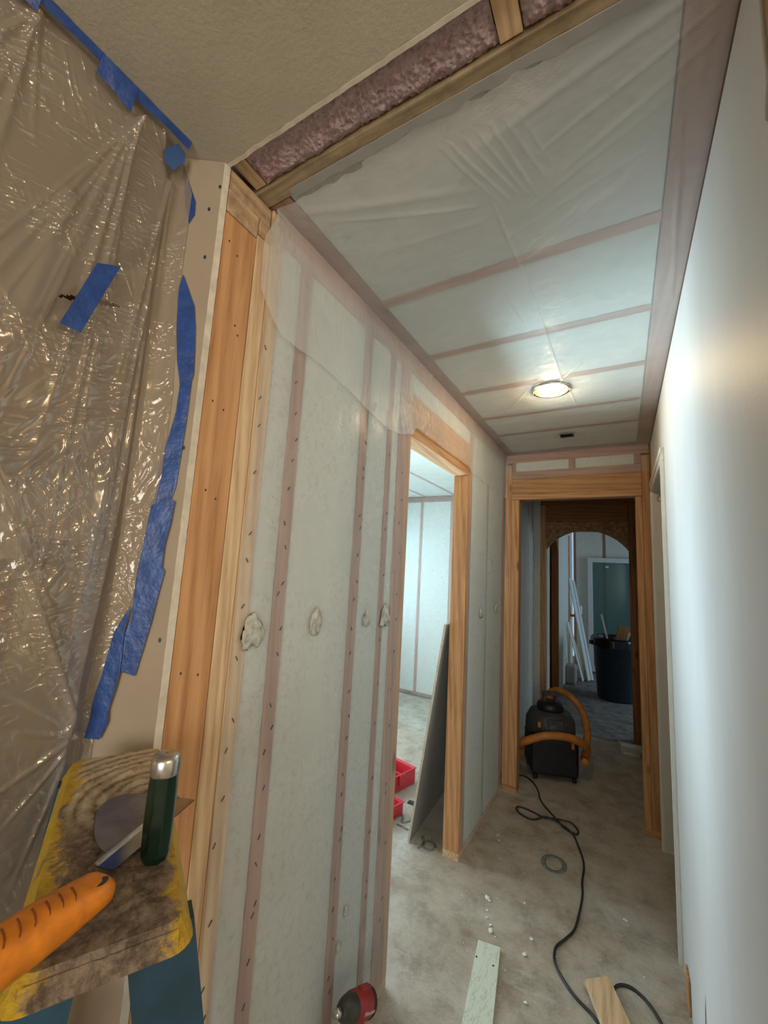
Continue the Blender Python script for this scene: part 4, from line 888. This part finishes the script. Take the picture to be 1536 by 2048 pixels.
# kitchen
kb = thing('wall_kitchen', (-2, .5, 0), **struct)
obj('wall_panel', box(-3.3, -.88, .592, .599, 0, 2.42), 'kbeige', kb); obj('wall_panel', box(-3.36, -3.3, -3, .6, 0, 2.42), 'kbeige', kb)
cb = thing('upper_cabinet', (-1.9, .45, 1.75), 'brown upper cabinet behind the plastic curtain', 'cabinet')
obj('cabinet_body', box(-2.6, -1.15, .30, .59, 1.75, 2.05), 'brown', cb, bev=.004)
for k in range(3): d_ = obj('door', box(-2.58+.48*k, -2.13+.48*k, .278, .298, 1.76, 2.04), 'brown', cb, bev=.004); obj('knob', lathe([(.001, -.012), (.012, -.012), (.012, 0), (.001, 0)], 12, (-2.16+.48*k, .277, 1.80), axis='y', caps=False), 'steel', d_)
bc2 = thing('base_cabinet', (-1.9, .3, 0), 'brown base cabinet with counter behind the plastic curtain', 'cabinet')
obj('cabinet_body', box(-2.9, -1.10, .06, .59, .0, .88), 'brown', bc2, bev=.004); obj('countertop', box(-2.92, -1.08, .03, .59, .881, .92), 'kdark', bc2, bev=.004)
for k in range(4): d_ = obj('door', box(-2.88+.445*k, -2.46+.445*k, .038, .058, .10, .80), 'brown', bc2, bev=.004); obj('knob', lathe([(.001, -.012), (.012, -.012), (.012, 0), (.001, 0)], 12, (-2.50+.445*k, .037, .74), axis='y', caps=False), 'steel', d_)
def jar(name, x, y, z, r, h, m, lab, cat):
    t = thing(name, (x, y, z), lab, cat); obj('jar_body', lathe([(.001, z+.001), (r, z+.001), (r*1.03, z+.02), (r*1.03, z+h*.78), (r*.8, z+h*.86), (r*.8, z+h*.87), (.001, z+h*.87)], 20, (x, y, 0), caps=False), m, t, smooth=True)
    obj('lid', lathe([(.001, z+h*.871), (r*.86, z+h*.871), (r*.86, z+h), (.001, z+h)], 20, (x, y, 0), caps=False), 'kdark', t, smooth=True)
jar('canister', -1.60, .40, .921, .13, .56, 'kred', 'tall dark red canister on the counter behind the curtain', 'canister')
jar('canister', -2.05, .34, .921, .14, .44, 'kred', 'short wide red canister on the counter behind the curtain', 'canister')
jar('jar', -1.36, .50, .921, .05, .62, 'kyel', 'tall olive jar on the counter behind the curtain', 'jar')
jar('bottle', -1.15, .53, .921, .03, .86, 'kblue', 'slim grey-blue bottle on the counter behind the curtain', 'bottle')
mo = thing('toaster_oven', (-1.28, .22, .921), 'dark toaster oven on the counter behind the curtain', 'oven')
obj('oven_body', box(-1.42, -1.10, .10, .36, .925, 1.22), 'kdark', mo, bev=.01); obj('oven_door', box(-1.40, -1.18, .088, .099, .95, 1.19), 'brown', mo, bev=.003); obj('handle', box(-1.39, -1.19, .07, .082, 1.15, 1.165), 'steel', mo, bev=.003)
o = obj('orange_tag', prism([(-.99, .5895, 1.58), (-.96, .5895, 1.58), (-.955, .5895, 1.64), (-.968, .5895, 1.665), (-.985, .5895, 1.64)], (0, .001, 0)), 'korg'); setp(o, 'small orange tag on the kitchen wall behind the curtain', 'tag')

# ------------------------------------------------------------------ front room shell behind the camera
f1 = obj('wall_front_right', box(3.0, 3.1, -3.1, .6, 0, 2.426), 'white'); setp(f1, **struct)
f2 = thing('wall_front_back', (0, -3.05, 0), **struct)
obj('wall_panel', merge(box(-3.36, 0, -3.1, -3.0, 0, 2.426), box(1.8, 3.1, -3.1, -3.0, 0, 2.426), box(0, 1.8, -3.1, -3.0, 0, .8), box(0, 1.8, -3.1, -3.0, 2.2, 2.426)), 'white', f2)
f3 = obj('wall_front_partition', box(.302, 3.1, .56, .63, 0, 2.426), 'white'); setp(f3, **struct)
gl = thing('globe_lamp', (1.35, -.15, 2.2), 'round warm ceiling globe lamp in the front room', 'ceiling light')
obj('globe', lathe([(.001, 2.20), (.05, 2.21), (.085, 2.25), (.10, 2.31), (.085, 2.37), (.05, 2.40)], 24, (1.35, -.15, 0), caps=False), 'globe', gl, smooth=True)
obj('ceiling_plate', lathe([(.001, 2.40), (.075, 2.40), (.075, 2.4255), (.001, 2.4255)], 24, (1.35, -.15, 0), caps=False), 'trim', gl)
point('globe_bulb', (1.35, -.15, 2.12), 32, (1, .78, .52), .1)

# ------------------------------------------------------------------ stepladder with tools
P1, P2, P3 = Vector((-.793, .376, 0)), Vector((-.730, .484, 0)), Vector((-.369, .293, 0))
lu = (P3-P2).normalized(); lv = Vector((-lu.y, lu.x, 0)); LL = (P3-P2).length; LW = .128; ZT = 1.17
lm = Matrix(((lu.x, lv.x, 0, P2.x), (lu.y, lv.y, 0, P2.y), (0, 0, 1, 0), (0, 0, 0, 1)))
# local frame: x 0..LL along the cap (towards the camera side), y -LW..0, z up
ld = thing('stepladder', (-.58, .33, 0), 'yellow-topped blue stepladder caked with dried compound, in front of the curtain', 'stepladder')
def lp(x, y, z): return lm @ Vector((x, y, z))
def rrect(x0, x1, y0, y1, r, z, k=5):
    out = []
    for cx, cy, a0 in ((x1-r, y1-r, 0), (x0+r, y1-r, 90), (x0+r, y0+r, 180), (x1-r, y0+r, 270)):
        for i in range(k+1): a = math.radians(a0+90*i/k); out.append(Vector((cx+r*math.cos(a), cy+r*math.sin(a), z)))
    return out
# cap: flared skirt, top face subdivided with dried lumps
sk = [rrect(-.008, LL+.010, -LW-.008, .008, .020, ZT-.020), rrect(-.004, LL+.004, -LW-.004, .004, .018, ZT-.012), rrect(.002, LL-.002, -LW+.002, -.002, .016, ZT)]
V = [v for r in sk for v in r]; n = len(sk[0]); F = [(i*n+k, i*n+(k+1) % n, (i+1)*n+(k+1) % n, (i+1)*n+k) for i in range(2) for k in range(n)]
F.append(tuple(range(2*n, 3*n)))
obj('cap', (V, F), 'cap', ld, smooth=False, mw=lm, solid=.003)
def top(u, v):
    x = .008+(LL-.012)*u; y = -LW+.008+(LW-.014)*v; e = min(u, 1-u, v, 1-v)
    h = .0035*max(0, fr(x*1.0, y*2.0, 2, 18, 5)+.35)+.0016*abs(fr(x, y*1.6, 7, 60, 4))
    sw = .0016*math.sin(260*math.hypot(x-.16, y+.02)+5*nz(x*20, y*20))*math.exp(-((x-.10)/.07)**2)
    return (x+.003*nz(x*40, y*40), y+.003*nz(y*50, x*50, 4), ZT+.0006+min(1, e*14)*(h+sw)+(.0 if e > 0 else -.001))
o = obj('dried_compound', grid(150, 60, top), 'cap', ld, smooth=True, mw=lm); o['label'] = 'ridged crust of dried tan compound and yellow paint'
pg = [(p_.x, p_.y) for p_ in smoothpath([Vector((x, y, 0)) for x, y in ((.155, -.063), (.157, -.046), (.168, -.029), (.21, -.022), (.252, -.033), (.267, -.045), (.283, -.064), (.252, -.081), (.2, -.085), (.17, -.079), (.156, -.065))], 5)][:-1]
o = obj('grey_smear', prism([(x, y, ZT+.0045) for x, y in pg], (0, 0, .0012)), 'greymud', ld, mw=lm); o['label'] = 'smooth grey smear in the middle of the cap'
pg = [(.02, -.06), (.05, -.02), (.09, -.012), (.075, -.05), (.05, -.09)]
def skirtmud(u, v):
    x = .06+(LL-.03)*u if False else LL+.0085+.002*abs(fr(u*3, v*2, 4, 2.5, 4)); y = -LW+.006+(LW-.012)*u; z = ZT-.018+.014*v
    return (x-(v*.006), y, z)
obj('dried_compound', grid(40, 16, skirtmud), 'cap', ld, smooth=True, mw=lm)
for (yy, dyo) in ((-.018, .22), (-LW+.018, -.13)):
    for xx in (.035, LL-.035):
        dxo = (.03 if xx > .2 else -.0)
        a = Vector((xx, yy, ZT-.017)); b = Vector((xx+dxo, yy+dyo, .012)); w = .030
        prof = [(-w, -.012), (w, -.012), (w, .012), (w-.004, .012), (w-.004, -.008), (-w+.004, -.008), (-w+.004, .012), (-w, .012)]
        s_ = 1 if xx < .2 else -1
        vs = [a+Vector((s_*q, p, 0)) for p, q in prof]+[b+Vector((s_*q, p, 0)) for p, q in prof]; m_ = len(prof)
        fs = [tuple(range(m_))[::-1], tuple(range(m_, 2*m_))]+[(i, (i+1) % m_, (i+1) % m_+m_, i+m_) for i in range(m_)]
        rr = obj('rail', (vs, fs), 'blue_rail', ld, mw=lm)
        obj('rubber_foot', box(b.x-.02, b.x+.02, b.y-.036, b.y+.036, .0005, .0115), 'black', rr, mw=lm, bev=.003)
for i in range(3):
    z = .28*(i+1); t = (ZT-.052-z)/(ZT-.064); y = -.018+.22*t
    obj('step', box(.05, LL-.05, y-.04, y+.03, z, z+.02), 'blue_rail', ld, mw=lm, bev=.003)
for z in (.30, .75):
    t = (ZT-.052-z)/(ZT-.064); y = -LW+.018-.13*t; obj('brace', box(.05, LL-.05, y-.012, y+.012, z, z+.025), 'blue_rail', ld, mw=lm, bev=.002)
# green chisel stuck upright in the cap
cb_ = Vector((-.462, .316, ZT+.006))
ch = thing('wood_chisel', tuple(cb_), 'green-handled chisel with steel striking cap standing in the ladder top', 'chisel')
def hexp(prof, c, n=8):
    V, F = [], []
    for r, h in prof:
        for k in range(n): a = 2*math.pi*(k+.5)/n; V.append((c[0]+r*math.cos(a), c[1]+r*math.sin(a), c[2]+h))
    for i in range(len(prof)-1):
        for k in range(n): F.append((i*n+k, i*n+(k+1) % n, (i+1)*n+(k+1) % n, (i+1)*n+k))
    F.append(tuple(range(n))); F.append(tuple(range((len(prof)-1)*n, len(prof)*n))); return V, F
obj('handle', hexp([(.0125, .0), (.0155, .008), (.0163, .04), (.0160, .075), (.0150, .092)], cb_), 'green_pl', ch, bev=.001)
obj('striking_cap', lathe([(.0150, .090), (.0157, .092), (.0155, .106), (.0135, .1105), (.006, .112), (.001, .1122)], 24, cb_, caps=False), 'steel', ch, smooth=True)
# steel putty knife lying across the cap under the other tools
pk = thing('putty_knife', tuple(lp(.26, -.07, ZT+.008)), 'flat steel putty knife lying between the green chisel and the orange handle', 'putty knife')
kz = ZT+.0085
obj('blade', prism([Vector((-.498, .272, kz)), Vector((-.476, .280, kz)), Vector((-.523, .408, kz)), Vector((-.547, .398, kz))], (0, 0, .0012)), 'blade', pk)
obj('spine', prism([Vector((-.500, .271, kz+.0013)), Vector((-.497, .272, kz+.0013)), Vector((-.545, .399, kz+.0013)), Vector((-.548, .398, kz+.0013))], (0, 0, .002)), 'steel', pk)
# orange-handled saw
h0 = Vector((-.436, .250, ZT+.030)); h1 = Vector((-.405, .075, ZT+.034)); hd = (h1-h0).normalized()
hs = hd.cross(Vector((0, 0, 1))).normalized(); hu = hs.cross(hd)
hm = Matrix(((hs.x, hd.x, hu.x, h0.x), (hs.y, hd.y, hu.y, h0.y), (hs.z, hd.z, hu.z, h0.z), (0, 0, 0, 1)))
os_ = thing('hand_saw', tuple(h0), 'orange plastic saw handle with ridged grip resting on the ladder top', 'saw')
V, F = [], []; nseg = 40; nr = 16
for i in range(nseg+1):
    t = i/nseg; y = .185*t; w = .0185+.0045*t+.0015*math.sin(t*7)-.005*max(0, 1-t/.05)**2; hh = .011+.007*min(1, t*3)-.004*max(0, 1-t/.05)**2
    for k in range(nr):
        a = 2*math.pi*k/nr; V.append((w*math.copysign(abs(math.cos(a))**.75, math.cos(a)), y, hh*math.copysign(abs(math.sin(a))**.75, math.sin(a))))
    if i:
        for k in range(nr): F.append(((i-1)*nr+k, (i-1)*nr+(k+1) % nr, i*nr+(k+1) % nr, i*nr+k))
F += [tuple(range(nr)), tuple(range(len(V)-nr, len(V)))]
hb = obj('handle', (V, F), 'orange_pl', os_, smooth=True, mw=hm)
for k in range(14):
    y = .034+.0105*k; zt = (.011+.007*min(1, y/.185*3))
    obj('grip_ridge', tube(smoothpath([(.003, y-.002, zt*1.0), (-.004, y, zt*.99), (-.010, y+.0025, zt*.93), (-.0135, y+.005, zt*.82)], 4), .0008, 6), 'orange_groove', os_, smooth=True, mw=hm)
hh_ = [(-.0085+.0045*math.cos(t*math.pi/8), .014+.008*math.sin(t*math.pi/8), .0105) for t in range(16)]
o = obj('hang_hole', prism(hh_, (0, 0, .0012)), 'kdark', os_, mw=hm); o['label'] = 'dark hanging hole through the handle end'
obj('blade', box(-.0008, .0008, .180, .36, -.014, .012), 'steel', os_, mw=hm)
